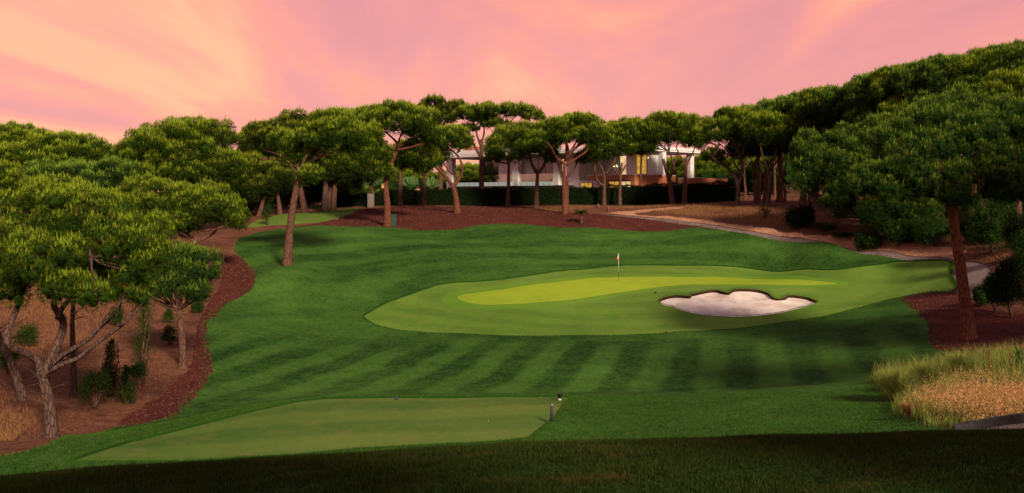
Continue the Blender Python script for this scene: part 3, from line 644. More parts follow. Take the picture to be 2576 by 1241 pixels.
pine('forked pine in shadow at the edge of the left lawn', 116, [(650,545),(662,505),(668,480)], 12, [(640,470,50,40),(600,450,50,50)], mat='needles_dark', extra=2)
pine('high umbrella pine with glowing red branches and a bird box on its trunk', 90, [(975,570),(974,510),(970,460),(984,415),(995,385)], 17,
     [(985,308,105,40),(1060,318,50,40,-.3),(920,318,50,42,.3),(1000,285,80,24,.8),(1085,345,26,30),(890,300,34,24),(945,400,32,34,-1.3),(970,390,24,28,-1.6),(955,430,34,24,-1.3),(932,375,24,22,-1.2),(1040,385,44,34,1.6),(1075,400,30,26,1.8)],
     limbs=[(9,(993,390),(1000,365),(985,345),(960,325)),(9,(995,385),(1015,360),(1050,345),(1075,335)),(8,(997,378),(1030,372),(1062,362)),(7,(997,375),(1005,345),(1015,325)),(6,(993,385),(975,370),(955,352)),(7,(1000,372),(1035,350),(1045,330))], bk='bark_red', extra=3, cut=-.6)
pine('thin red trunked pine rising above the grey cabinet', 100, [(936,520),(936,490),(935,450)], 10, [(940,425,34,26),(925,415,24,22,.4)], extra=2)
pine('straight pine right of the green utility box', 116, [(1007,518),(1007,460),(1008,410)], 12, [(1035,385,50,32),(1000,395,40,28),(1060,405,36,28)], mat='needles_dark', extra=2)
pine('pine dividing in two at mid height in front of the hedge', 118, [(1066,518),(1067,470),(1066,440)], 11, [(1085,385,45,32),(1050,395,34,24)], limbs=[(8,(1066,442),(1058,415),(1054,395)),(8,(1067,442),(1078,418),(1082,395))], mat='needles_dark', extra=2)
pine('crooked pine with a looping limb before the left end of the villa', 108, [(1151,536),(1147,500),(1140,470),(1134,462)], 16,
     [(1125,355,52,32),(1165,358,32,26),(1100,375,34,28),(1140,335,40,20,.4),(1082,352,22,24)],
     limbs=[(10,(1135,464),(1118,440),(1095,420),(1072,405),(1050,398)),(9,(1142,468),(1158,445),(1163,420),(1155,398),(1140,380)),(5,(1140,440),(1128,428),(1118,412),(1120,395)),(6,(1122,444),(1112,425),(1098,412)),(5,(1150,385),(1163,368),(1172,360)),(5,(1140,470),(1148,440),(1140,425))], bk='bark_red', extra=2, cut=-.5)
pine('tall open pine rising in front of the villa glass with sky between its boughs', 127, [(1211,505),(1211,440),(1211,385),(1212,350)], 14,
     [(1240,285,75,26),(1185,292,52,26),(1300,282,52,20),(1345,298,34,18),(1180,325,28,14),(1245,315,40,16),(1215,300,40,20)],
     limbs=[(8,(1211,400),(1195,370),(1180,345),(1160,325)),(8,(1212,380),(1228,355),(1245,335)),(7,(1211,370),(1200,340),(1198,315)),(7,(1213,410),(1232,385),(1260,350)),(6,(1212,360),(1218,330),(1214,305))], open_=.22, dens=.8, extra=4, cut=-.3)
pine('loose topped pine, the highest against the sky at centre', 134, [(1108,505),(1108,400),(1106,320)], 12, [(1092,256,30,14),(1068,268,20,9),(1115,275,26,16),(1120,300,36,22),(1150,268,26,14),(1140,290,30,22)], open_=.25, dens=.7, extra=3, cut=-.5, mat='needles_dark')
pine('pine with a narrow crown in front of the white villa wall', 116, [(1277,514),(1279,470),(1280,412)], 11, [(1265,370,44,40),(1285,345,38,30),(1240,385,22,30)], extra=3)
pine('pine whose trunk parts low into two curved limbs before the villa', 113, [(1348,525),(1350,490),(1352,432)], 14, [(1340,360,52,42),(1375,350,40,42),(1312,345,34,34)], limbs=[(11,(1352,436),(1340,418),(1334,400),(1330,385)),(10,(1353,436),(1366,420),(1374,400),(1378,380))], extra=2)
pine('prominent umbrella pine with a pale trunk and many spreading limbs before the villa', 105, [(1421,538),(1420,500),(1419,450),(1421,410)], 14,
     [(1440,325,58,30),(1400,325,30,30),(1490,330,34,32,.3),(1440,345,60,22,.6),(1515,345,26,26),(1455,303,45,16)],
     limbs=[(8,(1420,412),(1400,395),(1385,372),(1376,360)),(9,(1422,405),(1430,385),(1420,358),(1392,335)),(9,(1424,400),(1445,375),(1470,358),(1505,344)),(8,(1422,415),(1448,400),(1470,385),(1482,370)),(7,(1425,385),(1425,355),(1418,328)),(6,(1432,388),(1448,360),(1462,338)),(5,(1450,372),(1458,355),(1448,335))], bk='bark_red', extra=2, cut=-.5, deep=1.1)
pine('dark forked stem close behind the prominent pale trunk', 110, [(1426,530),(1427,480),(1428,440)], 9, [(1470,395,24,18),(1385,390,20,20)], limbs=[(7,(1428,445),(1445,425),(1456,400)),(6,(1427,450),(1408,425),(1398,400))], mat='needles_dark', extra=1)
pine('pine with an S shaped limb before the brown terrace wall', 114, [(1519,514),(1520,470),(1521,435)], 10, [(1515,372,40,38),(1535,345,34,32),(1490,385,20,26)], limbs=[(7,(1519,470),(1500,450),(1495,425),(1503,405)),(6,(1521,440),(1510,415),(1498,395)),(6,(1522,440),(1540,415),(1550,395))], extra=3)
pine('slender pine crossing the lit windows of the villa', 117, [(1559,512),(1560,460),(1564,410)], 9, [(1570,355,38,42),(1590,330,34,30),(1555,330,30,24)], limbs=[(5,(1560,440),(1575,415),(1590,395)),(5,(1560,445),(1545,425),(1535,405))], extra=3)
pine('thin leaning pine in front of the brown terrace wall', 123, [(1608,480),(1612,430),(1614,380)], 6, [(1618,335,42,34),(1600,360,30,34)], extra=2)
pine('leaning pine right of the villa terrace with a forked head', 112, [(1692,512),(1686,470),(1680,440),(1668,400)], 14, [(1650,335,48,38),(1690,325,44,38),(1628,355,30,34),(1670,300,36,18)], limbs=[(7,(1684,450),(1694,425),(1692,400),(1684,380)),(6,(1690,430),(1700,405),(1706,385))], extra=3)
pine('dark straight pine before the right pillar of the villa', 119, [(1721,505),(1724,450),(1727,400)], 13, [(1730,330,44,38),(1750,350,30,30),(1715,305,34,16)], limbs=[(6,(1726,420),(1712,395),(1702,370)),(6,(1727,415),(1740,390),(1748,370))], extra=3)
pine('twisted pine with one long arm reaching left, right of the villa', 105, [(1854,522),(1857,480),(1850,448)], 13,
     [(1800,330,46,34),(1850,310,50,34),(1760,340,26,24),(1830,290,36,18),(1875,335,40,32),(1800,390,30,20,1)],
     limbs=[(9,(1851,450),(1830,420),(1800,405),(1788,395),(1797,372),(1770,355),(1742,345)),(9,(1855,470),(1864,440),(1862,405),(1850,370),(1835,340)),(6,(1860,430),(1848,410),(1835,385),(1810,362)),(5,(1863,400),(1872,370),(1876,345))], bk='bark_grey', extra=2)
pine('pale curved pine at the edge of the dry grass', 103, [(1930,520),(1936,470),(1934,425)], 13, [(1940,335,50,38),(1975,350,36,34),(1905,325,40,34),(1930,305,50,18)], limbs=[(8,(1934,430),(1918,400),(1910,370)),(8,(1935,428),(1950,395),(1955,370)),(6,(1934,440),(1945,420),(1960,400))], bk='bark_grey', extra=3)
for lb, x, D in (('dark trunk just right of the twisted pine', 1872, 124), ('dark trunk between the twisted pine and the pale curved pine', 1899, 120), ('thin dark trunk right beside the pale curved pine', 1921, 118), ('shaded trunk at the left edge of the big right hand crowns', 1972, 112), ('dark trunk seen in the gap behind the dry grass', 1950, 126)):
    e_ = RNG.uniform(-16, 16); t_ = RNG.uniform(440, 465)
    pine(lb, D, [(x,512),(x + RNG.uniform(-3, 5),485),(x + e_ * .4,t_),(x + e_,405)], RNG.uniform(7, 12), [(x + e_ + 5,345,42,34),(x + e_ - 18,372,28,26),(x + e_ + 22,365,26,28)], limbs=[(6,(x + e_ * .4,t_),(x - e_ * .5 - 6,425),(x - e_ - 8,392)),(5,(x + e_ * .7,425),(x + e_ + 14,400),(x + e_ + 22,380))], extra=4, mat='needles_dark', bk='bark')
# --- right hillside wood
wood = [(1905,300,62,40,118),(1960,285,66,44,114),(2020,272,66,46,108),(2080,262,70,50,102),(2140,248,74,52,97),(2205,232,78,54,93),(2270,215,80,56,90),(2335,200,84,58,88),(2400,188,86,58,86),(2465,178,88,60,85),(2530,165,90,60,84),(2590,155,90,60,83),(2050,320,80,62,104),(2130,305,85,64,104),(2215,290,90,66,93),(2300,270,92,68,89),(2385,255,96,70,86),(2470,245,98,70,84),(2560,235,100,72,68),(2250,350,90,70,84),(2345,320,96,74,84),(2440,315,100,74,84),(2540,305,100,74,84),(2100,390,80,60,104)]
ORD = ['first','second','third','fourth','fifth','sixth','seventh','eighth','ninth','tenth','eleventh','twelfth','thirteenth','fourteenth','fifteenth']
def wood_label(i):
    if i < 12: return 'umbrella pine %s from the left along the skyline of the right hillside' % ORD[i]
    if i < 19: return 'umbrella pine %s from the left in the middle row of the right hillside' % ORD[i - 12]
    return 'umbrella pine %s from the left in the lowest row of the right hillside' % ORD[i - 19]
for i, (x, y, rx, ry, D) in enumerate(wood):
    lob = [(x, y, rx, ry * .8), (x - rx * .6, y + ry * .25, rx * .5, ry * .6, -.6), (x + rx * .55, y + ry * .1, rx * .5, ry * .6, -.4), (x + RNG.uniform(-.4, .4) * rx, y - ry * .45, rx * .55, ry * .4, .4), (x + RNG.uniform(-.2, .2) * rx, y + ry * .55, rx * .7, ry * .5, -.9)]
    pine(wood_label(i), D, [(x, y + 260), (x + 4, y + 150), (x, y + 40)], 15, lob, group='pines packed on the right hillside', mat='needles_blue' if i % 3 else 'needles', extra=1)
pine('tree crown breaking the skyline of the right hillside wood', 96, [(2372,420),(2370,300),(2368,220)], 12, [(2368,176,20,14),(2362,196,34,20)], extra=2, mat='needles_dark')
pine('low hanging dark pine between the cart path and the right hillside', 84, [(2045,566),(2040,530),(2034,490)], 12,
     [(2030,430,62,72,-3),(2010,380,44,50,-2),(2100,440,70,80,-5),(2150,500,66,62,-8),(2180,430,80,80,-6),(2110,370,80,50,-3),(2155,562,46,40,-10),(2060,495,44,44,-5),(2225,520,50,50,-8),(2110,535,46,40,-9),(2200,350,80,50,-4)], mat='needles_blue', extra=3, bk='bark_grey', candle=.2, cut=-.8)
pine('big near pine with a thick red brown trunk at the right', 45, [(2438,852),(2432,790),(2420,700),(2408,620),(2400,560),(2404,500),(2420,450)], 31,
     [(2400,375,110,62),(2300,400,90,70),(2490,345,100,75,.5),(2555,420,80,80),(2240,460,66,66,-.3),(2350,460,90,60,-.8),(2450,440,80,50,-.8),(2520,480,70,45,-.3),(2210,520,42,44),(2420,310,100,50,.8),(2320,330,80,50,.8),(2275,520,50,44,-.5),(2600,340,80,80),(2370,500,44,30,-1.4),(2450,275,84,46,1.2),(2350,300,76,50,.8),(2545,290,80,56,1.0),(2260,350,60,50,.6),(2190,460,50,60,.3)],
     limbs=[(22,(2404,560),(2388,515),(2365,480),(2330,440)),(16,(2404,540),(2425,480),(2470,430)),(10,(2380,500),(2330,490),(2280,480))], mat='needles_blue', bk='bark_red', dens=1.1, extra=3, candle=.3, cut=-.7)
# --- beyond the hedge and the villa: low background woods
bgt = sorted([(1190,440,60,26,176),(1240,430,50,20,180),(1030,440,60,22,160),(980,435,60,30,158),(1330,440,60,30,190),(1690,425,60,30,172),(1760,420,60,34,168),(1800,430,50,34,165),(1850,430,50,40,160),(1120,450,44,18,170),(900,450,70,40,150),(1640,430,40,30,182),(1890,420,60,50,150),(1950,430,60,50,146),(2000,420,60,50,140)])
for k_, (x, y, rx, ry, D) in enumerate(bgt):
    pine('low dense background pine beyond the villa garden, %s from the left' % ORD[k_], D, [(x,500),(x,470),(x,450)], 10, [(x, y, rx, ry), (x - rx * .5, y + ry * .5, rx * .6, ry * .7, -1), (x + rx * .5, y + ry * .4, rx * .6, ry * .8, -1), (x, y + ry, rx, ry, -1.5)], group='pines behind the villa', mat='needles', extra=1, cut=-.7)
for k_, (x, y, rx, ry, D) in enumerate(sorted([(560,430,60,50,132),(620,470,50,50,128),(680,480,60,40,134),(760,470,60,50,130),(820,470,60,40,128),(500,470,60,40,130)])):
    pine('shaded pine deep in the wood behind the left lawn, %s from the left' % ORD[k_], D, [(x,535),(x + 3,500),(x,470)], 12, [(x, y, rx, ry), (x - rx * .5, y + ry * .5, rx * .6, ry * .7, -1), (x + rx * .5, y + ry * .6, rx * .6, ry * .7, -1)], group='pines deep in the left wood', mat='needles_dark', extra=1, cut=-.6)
# pines added out of view to cast shade on the foreground and fairway
def copy_tree(o, loc, rz, s, label, group):
    r = o.copy(); COL.objects.link(r); r.location = loc; r.rotation_euler = (0, 0, rz); r.scale = (s, s, s); r['label'] = label; r['group'] = group
    for ch in list(o.children):
        c = ch.copy(); COL.objects.link(c); c.parent = r
    return r
_src = bpy.data.objects['umbrella_pine']
SHADE = [(2.5,-5.5,1.0),(-6.5,-6,1.05),(10,-5,1.1),(-1,-13,1.2),(7,-2.5,1.0),(14,-7,1.2),(5,-10,1.1),(24,22,1.5),(30,30,1.6),(36,24,1.6),(-14,-10,1.2)]
for (x, y, s) in SHADE:
    copy_tree(_src, (x, y, H1(x, y) - .3), x * 1.7, s, 'pine added out of view beside the tee to cast shade', 'pines added for shade')
# PART3
# ------------------------------------------------------------------ leafy plants
def leaves(mb, pos, L, wr=.42, up=.2, t1=.6):
    n = len(pos); d = unit(rnd(n, 3) + np.array([0, 0, up])); s = unit(np.cross(d, rnd(n, 3)))
    Ls = (np.broadcast_to(L, (n,)) * RNG.uniform(.6, 1.25, n))[:, None]
    a = pos; b = pos + d * Ls * .5 + s * Ls * wr * .5; c = pos + d * Ls; e = pos + d * Ls * .5 - s * Ls * wr * .5
    V = np.stack([a, b, c, e], 1).reshape(-1, 3); k = np.arange(n)[:, None] * 4
    t = np.clip(RNG.random(n) ** 1.6 * t1, 0, 1)
    mb.add(V, np.vstack([k + [0, 1, 2], k + [0, 2, 3]]), np.repeat(t, 4))
def shrub(label, px, py, D, wpx, hpx, cat='shrub', mat='leaf', n=1500, L=None, group=None, name='shrub', stems=6, core=True, shape='round', top=None, z0=None):
    b = W(px, py, D); b[2] = H1(b[0], b[1]) if z0 is None else z0
    root = empty(name, tuple(b)); tag(root, label, cat, group)
    w_, h_ = wpx * PX(D) / 2, hpx * PX(D); L = L or max(.07, .0009 * D)
    mb = MB(); 
    for _ in range(stems):
        e = b + np.array([RNG.uniform(-.6, .6) * w_, RNG.uniform(-.6, .6) * w_, h_ * RNG.uniform(.55, .9)]); limb(mb, b - np.array([0, 0, .08]), e, .03 + .012 * h_, .008, sag=.1, sides=5)
    mb.build('stem', M['bark'], root, smooth=True)
    fb = MB(); P = []
    if shape == 'round': cl = [(b + np.array([RNG.uniform(-.62, .62) * w_, RNG.uniform(-.6, .6) * w_, h_ * RNG.uniform(.3, .8)]), RNG.uniform(.3, .48) * min(w_, h_)) for _ in range(int(12 * max(1, min(3, (w_ * 2 / h_ + h_ / w_ / 2) * .8))))]
    else:
        cl = []
        for f in np.linspace(.12, .97, 16):
            ww = w_ * (1 - .65 * f ** 1.6); cl.append((b + np.array([RNG.uniform(-.55, .55) * ww, RNG.uniform(-.5, .5) * ww, h_ * f]), RNG.uniform(.45, .8) * ww))
    for c, r in cl:
        m_ = int(n / len(cl)); q = unit(rnd(m_, 3)) * (RNG.random((m_, 1)) ** .6 * 1.35) * r; P.append(c + q * [1, 1, 1.25])
        if core == 2: fb.add(ICO_V * r * .55 * RNG.uniform(.8, 1.2, (12, 1)) + c, ICO_F, 0)
    leaves(fb, np.vstack(P), L); fb.build('foliage', M[mat], root); return root
for i, (lb, x, y, D, w_, h_, sh) in enumerate([
    ('low spreading shrub nearest the tee bank on the left slope', 241, 1029, 35, 78, 112, 'round'),
    ('dense small shrub right of the low spreading shrub', 318, 1016, 36.5, 46, 92, 'col'),
    ('tall thin sapling rising behind the two nearest shrubs', 278, 993, 38, 56, 140, 'col'),
    ('short bushy shrub at the foot of the tallest column', 350, 974, 40, 46, 66, 'round'),
    ('tallest dark columnar shrub in the middle of the left slope', 363, 930, 43.5, 56, 172, 'col'),
    ('small shrub high on the left slope under the pine crown', 294, 823, 53, 40, 52, 'round'),
    ('low bush left of the small round pine trunk', 427, 871, 49, 42, 52, 'round'),
    ('upright bush under the crown of the small round pine', 425, 813, 56, 30, 40, 'col'),
    ('yellowish tuft of leaves at the mulch edge right of the small round pine', 497, 792, 60, 34, 26, 'round'),
    ('half hidden bush at the far left edge of the slope', 20, 930, 39, 60, 70, 'round'),
    ('faint shrub behind the slim straight trunk', 60, 880, 45, 70, 44, 'round')]):
    shrub(lb, x, y, D, w_, h_, n=3000, L=.085, shape=sh, group='shrubs on the left pine slope')
shrub('lone leafy shrub on the small far lawn', 672, 566, 99, 40, 54, n=1500, shape='round', L=.12)
shrub('rounded clipped looking bush at the start of the hedge', 797, 532, 112, 34, 24, n=1200, L=.1)
shrub('dark shrub at the foot of the pale curved pine', 1924, 555, 97, 42, 36, n=1400, L=.1)
shrub('spiky grass like plant beside the villa wall above the hedge', 1447, 492, 127, 44, 26, n=900, L=.16, z0=None, mat='leaf_pale', core=False)
shrub('yellow green bush glowing at the right end of the brown terrace wall', 1700, 478, 127, 26, 30, n=900, L=.13, mat='leaf_pale')
shrub('silvery olive bush in front of the low brown wall', 1742, 478, 129, 30, 28, n=900, L=.12, mat='leaf_pale')
for i, (lb, x, y, D, w_, h_) in enumerate([
    ('dark bush under the low hanging pine beside the path', 2010, 572, 88, 80, 50), ('bush spreading over the bank right of the low hanging pine', 2185, 610, 80, 70, 40),
    ('broad green bush on the bank left of the thick near trunk', 2345, 600, 76, 120, 66), ('low mound bush at the top of the bare bank', 2280, 600, 79, 70, 36),
    ('big bluish bush directly right of the thick near trunk', 2500, 640, 68, 110, 140), ('dark bush at the right edge above the path', 2570, 665, 63, 80, 130),
    ('green bush filling the gap under the near crown', 2420, 520, 84, 90, 60), ('tall dark bush beside the path bend at the right edge', 2545, 800, 50, 96, 170),
    ('small round bush between the near trunk and the path bend bush', 2472, 770, 54, 42, 52), ('narrow bush leaning over the path bend', 2505, 775, 52, 50, 110),
    ('upper dark bush behind the bluish bush', 2540, 540, 78, 130, 80), ('dense dark bush filling the right edge below the near crown', 2560, 610, 74, 150, 100), ('dark bush low behind the thick near trunk', 2455, 600, 72, 90, 80), ('tangled dark bush at the right edge over the mulch', 2600, 740, 56, 120, 150), ('bush on the crest of the right bank', 2240, 560, 90, 110, 56), ('bush beneath the wood right of the dry grass', 2130, 560, 92, 90, 50)]):
    shrub(lb, x, y, D, w_, h_, n=14000, core=2, mat='hedge' if i in (0, 7, 5, 10, 12) else 'leaf', L=.085 + .0006 * D, group='bushes on the right bank', stems=5)
# ------------------------------------------------------------------ fronds
def frond(mb, p, az, L, rise, droop, wl, n=9, pairs=True, t=.3):
    d = np.array([math.cos(az), math.sin(az), 0]); s = np.array([-math.sin(az), math.cos(az), 0])
    tt = np.linspace(0, 1, n); R = p + d * (L * tt)[:, None] * .9 + np.array([0, 0, 1.0]) * (rise * tt - droop * tt ** 2)[:, None] * L
    mb.tube(R, np.linspace(.02, .006, n), 4)
    for k in range(1, n):
        for sg in (-1, 1):
            ll = wl * L * math.sin(math.pi * min(1, .15 + .85 * tt[k])) + .04; c = R[k]; tip = c + s * sg * ll + d * ll * .6 - np.array([0, 0, ll * .25])
            w2 = d * L / n * (.55 if pairs else .9); mb.add([c - w2 * .5, c + w2 * .5, tip], [[0, 1, 2]], t * RNG.uniform(.3, 1.6))
def palm(label, px, py, D, hpx, Lpx, nf=16, trunk=True, name='fan_palm', cat='palm', wl=.35, rise=(.0, .9), mat='leaf_pale'):
    b = W(px, py, D); b[2] = H1(b[0], b[1]); root = empty(name, tuple(b)); tag(root, label, cat)
    top = b + np.array([0, 0, hpx * PX(D)]); mb = MB()
    mb.tube(curve([b - [0, 0, .1], (b + top) / 2 + [.03, 0, 0], top], 4), .17 if trunk else .08, 10, noise=.12); mb.build('trunk', M['bark'], root, smooth=True)
    fb = MB()
    for k in range(nf): frond(fb, top, k * 2.4 + RNG.uniform(-.2, .2), Lpx * PX(D) * RNG.uniform(.8, 1.1), RNG.uniform(*rise), RNG.uniform(.35, .7), wl, pairs=False)
    fb.build('fronds', M[mat], root); return root
palm('small fan palm standing on the back mulch bed', 1462, 564, 100, 28, 22, 22, wl=.55, mat='leaf')
palm('fan palm fronds spreading at the foot of the bank beside the path', 2075, 590, 86, 4, 44, 26, trunk=False, name='palmetto', mat='leaf', wl=.3)
palm('darker palmetto clump right of the first at the path edge', 2118, 602, 83, 3, 40, 24, trunk=False, name='palmetto', mat='leaf', wl=.3)
def banana(label, px, py, D, hpx, n=15):
    b = W(px, py, D); b[2] = H1(b[0], b[1]); root = empty('banana_plant', tuple(b)); tag(root, label, 'plant', 'broad leaved plants behind the hedge'); mb = MB(); sb = MB()
    h = b[2]; ztop = (HY - py) / F * D
    for k in range(n):
        a = math.radians(-50 + 100 * k / (n - 1)) + RNG.uniform(-.1, .1); L = hpx * PX(D) * RNG.uniform(.85, 1.1)
        d = np.array([math.sin(a), RNG.uniform(-.25, .25), math.cos(a)]); s = np.array([math.cos(a), .3, -math.sin(a)]); p0 = np.array([b[0], b[1], ztop])
        q = [p0 + d * L * t_ - np.array([0, 0, .25 * L * t_ ** 2 * abs(math.sin(a))]) for t_ in (.34, .56, .8, 1.05)]
        wd = [.02, .085, .10, .0]
        V = []; 
        for Q, w2 in zip(q, wd): V += [Q - s * w2 * L, Q + s * w2 * L]
        Fc = []
        for i in range(3): Fc += [[2 * i, 2 * i + 1, 2 * i + 3], [2 * i, 2 * i + 3, 2 * i + 2]]
        mb.add(V, Fc, RNG.uniform(.1, .7)); sb.tube([b, p0, q[0]], .035, 5)
    mb.build('leaves', M['leaf_pale'], root); sb.build('stalk', M['leaf_pale'], root)
for lb, x, y, D, h in [('fan shaped travellers palm just left of the looping limbed pine, above the hedge', 1086, 478, 129, 34), ('broad leaved plant left of the grey cabinet above the hedge', 868, 480, 126, 36), ('pale broad leaved plant behind the ball crowned pine', 900, 476, 128, 40), ('broad leaved plant beside the bird box trunk', 955, 474, 128, 30), ('feathery broad leaved plant between the two trunks right of the bird box', 1032, 474, 130, 34)]:
    banana(lb, x, y, D, h)
for lb, x, y, D, w_, h_ in [('garden bush behind the left part of the hedge', 1000, 500, 134, 110, 60), ('rounded garden bush left of the villa pillar', 1105, 500, 140, 90, 54), ('dense garden bush behind the hedge start', 880, 505, 134, 110, 70), ('garden bush behind the right end of the hedge', 1800, 495, 140, 120, 66), ('dark garden bush beyond the twisted pine', 1880, 500, 136, 90, 70), ('garden bush under the villa roof opening', 1185, 500, 158, 90, 60), ('dark thicket behind the trunks right of the villa, its left part', 1915, 505, 134, 110, 80), ('dark thicket behind the trunks right of the villa, its right part', 1985, 505, 130, 110, 86)]:
    shrub(lb, x, y, D, w_, h_, n=5200, core=2, L=.2, group='garden bushes behind the hedge', mat='leaf')
# ------------------------------------------------------------------ hedge
hp = [(838,496),(925,488),(985,480),(1080,479),(1180,476),(1290,474),(1400,472),(1500,471),(1600,467),(1700,464),(1780,461),(1852,462)]
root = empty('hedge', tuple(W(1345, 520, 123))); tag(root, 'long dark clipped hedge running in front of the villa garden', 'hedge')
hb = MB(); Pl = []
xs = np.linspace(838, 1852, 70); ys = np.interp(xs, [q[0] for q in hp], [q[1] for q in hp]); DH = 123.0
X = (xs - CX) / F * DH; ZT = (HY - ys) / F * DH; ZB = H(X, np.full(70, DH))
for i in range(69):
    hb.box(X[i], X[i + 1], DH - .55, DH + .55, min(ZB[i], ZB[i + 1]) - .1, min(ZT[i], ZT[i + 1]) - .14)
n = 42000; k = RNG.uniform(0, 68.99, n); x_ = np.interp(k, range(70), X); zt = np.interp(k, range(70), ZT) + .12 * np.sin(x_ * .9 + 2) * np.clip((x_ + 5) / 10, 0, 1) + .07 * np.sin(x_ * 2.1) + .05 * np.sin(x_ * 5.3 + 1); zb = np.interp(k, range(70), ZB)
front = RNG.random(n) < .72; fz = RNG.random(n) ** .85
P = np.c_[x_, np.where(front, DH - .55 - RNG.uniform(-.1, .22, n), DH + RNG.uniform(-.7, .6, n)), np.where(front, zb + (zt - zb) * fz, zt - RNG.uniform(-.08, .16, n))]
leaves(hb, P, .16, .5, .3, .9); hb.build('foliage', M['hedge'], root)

# ------------------------------------------------------------------ the villa
Kx, Ky = (1597 - CX) / F * 126, 126.0; c4 = math.sqrt(.5)
def vx(P): P = np.asarray(P, float); return np.c_[Kx - c4 * P[:, 0] + c4 * P[:, 1], Ky + c4 * (P[:, 0] + P[:, 1]), P[:, 2]]
def a_of(px, b): s = (px - CX) / F; return (Kx + c4 * b - s * (Ky + c4 * b)) / (c4 * (1 + s))
def b_of(px, a): s = (px - CX) / F; return (s * (Ky + c4 * a) - Kx + c4 * a) / (c4 * (1 - s))
def z_of(y, a, b): return (HY - y) / F * (Ky + c4 * (a + b))
vroot = empty('villa', (Kx, Ky, H1(Kx, Ky))); tag(vroot, 'modern flat roofed white villa with brown terrace walls and lit windows behind the hedge', 'villa')
GZ = -2.2
def vbox(name, mat, a0, a1, b0, b1, z0, z1, parent=None, bev=.015):
    mb = MB(); mb.box(min(a0, a1), max(a0, a1), min(b0, b1), max(b0, b1), z0, z1, bev=bev, xf=vx); return mb.build(name, M[mat], parent or vroot)
def vwall(name, mat, pr, pl, b, z0, z1, th=.3): return vbox(name, mat, a_of(pr, b), a_of(pl, b), b, b + th, z0, z1)
def window(pr, pl, b, z0, z1, pane, cols=2, mat='frame', mull=None):
    a0, a1 = a_of(pr, b), a_of(pl, b); mb = MB(); f = .08
    mb.box(a0, a1, b - .05, b + .08, z0, z0 + f, xf=vx); mb.box(a0, a1, b - .05, b + .08, z1 - f, z1, xf=vx)
    for i in range(cols + 1):
        aa = a0 + (a1 - a0 - f) * i / cols; mb.box(aa, aa + f, b - .048, b + .078, z0 + f, z1 - f, xf=vx)
    w_ = mb.build('window', M[mat], vroot); pb = MB(); pb.box(a0 + .02, a1 - .02, b, b + .03, z0 + .02, z1 - .02, xf=vx); pb.build('pane', M[pane], w_); return w_
# brown terrace with its side wall and white coping
aT = a_of(1478, 0); bT = b_of(1700, 0)
vbox('terrace_deck', 'brown', 0, aT, 0, bT, 2.02, 2.72); vbox('coping', 'roofwhite', -.03, aT + .03, -.03, bT + .03, 2.72, 2.79)
vbox('terrace_wall', 'brown', 0, .75, .004, bT - .004, GZ, 2.018)
vwall('wall', 'white', 1592, 1425, 2.0, GZ, 2.015)
window(1532, 1489 - 1, 1.9, .2, 1.0, 'frame', 1) if False else None
window(1490, 1460, 1.93, .7, 1.78, 'lit', 3)
window(1560, 1532, 1.93, .4, 1.93, 'lit', 2); window(1588, 1562, 1.93, .4, 1.93, 'litwarm', 2)
# upper storey
aU = a_of(1456, 2.0); bU = b_of(1497, aU); RZ = 5.93
vbox('wall', 'white', aU, a_of(1425, 2.0), 2.001, bU + .5, 2.02, RZ)
vwall('wall', 'white', 1516, 1499, bU, 2.72, RZ)
vwall('wall', 'roofgrey', 1559, 1516, bU + .01, 2.72, RZ)
window(1577, 1559, bU - .1, 2.8, 5.7, 'litwarm', 1)
a1 = a_of(1592, 1.0); vbox('pier', 'white', a1, a_of(1575, 1.0), 1.0, b_of(1602, a1), 2.79, RZ)
bG = b_of(1602, a1) + .8; aG = a_of(1627, bG)
window(1628, 1601, bG, 2.8, 5.6, 'lit', 2)
vbox('wall', 'white', aG - .05, aG + .3, bG, b_of(1654, aG), 2.79, RZ)
a2 = a_of(1667, b_of(1654, aG)); b2 = b_of(1654, aG) + .02
vbox('pier', 'white', a2, a_of(1651, b2), b2, b_of(1676, a2), 2.79, RZ)
vbox('room_back', 'roofgrey', a1 + 1.5, aU - .2, bU + .6, bU + .9, 2.72, RZ)
# grey and concrete bays running off to the left
bF = 2.2
a_ = a_of(1405, 1.2); vbox('pillar', 'board', a_, a_of(1390, 1.2), 1.2, b_of(1415, a_), GZ, RZ)
window(1390, 1353, bF, 1.9, 5.9, 'darkglass', 2)
vwall('wall', 'roofgrey', 1353, 1311, bF + .1, 1.9, RZ)
a_ = a_of(1303, 1.0); vbox('pillar', 'board', a_, a_of(1288, 1.0), 1.0, b_of(1311, a_), GZ, RZ)
vwall('wall', 'white', 1290, 1254, bF + .05, 1.9, RZ)
window(1254, 1219, bF + .4, 1.9, 5.9, 'darkglass', 2)
a_ = a_of(1137, 1.0); vbox('pillar', 'board', a_, a_of(1123, 1.0), 1.0, b_of(1147, a_), GZ, RZ)
vbox('wall', 'darkglass', a_of(1219, 3), a_of(1219, 3) + .1, 2.6, 8, 1.9, RZ)
vwall('lower_wall', 'frame', 1425, 1135, 3.2, GZ, 1.4)
window(1389, 1374, 3.1, .9, 1.3, 'lit', 1)
aL = a_of(1140, .4)
vbox('terrace_slab', 'frame', a_of(1425, .45), aL, .45, 3.4, 1.05, 1.40)
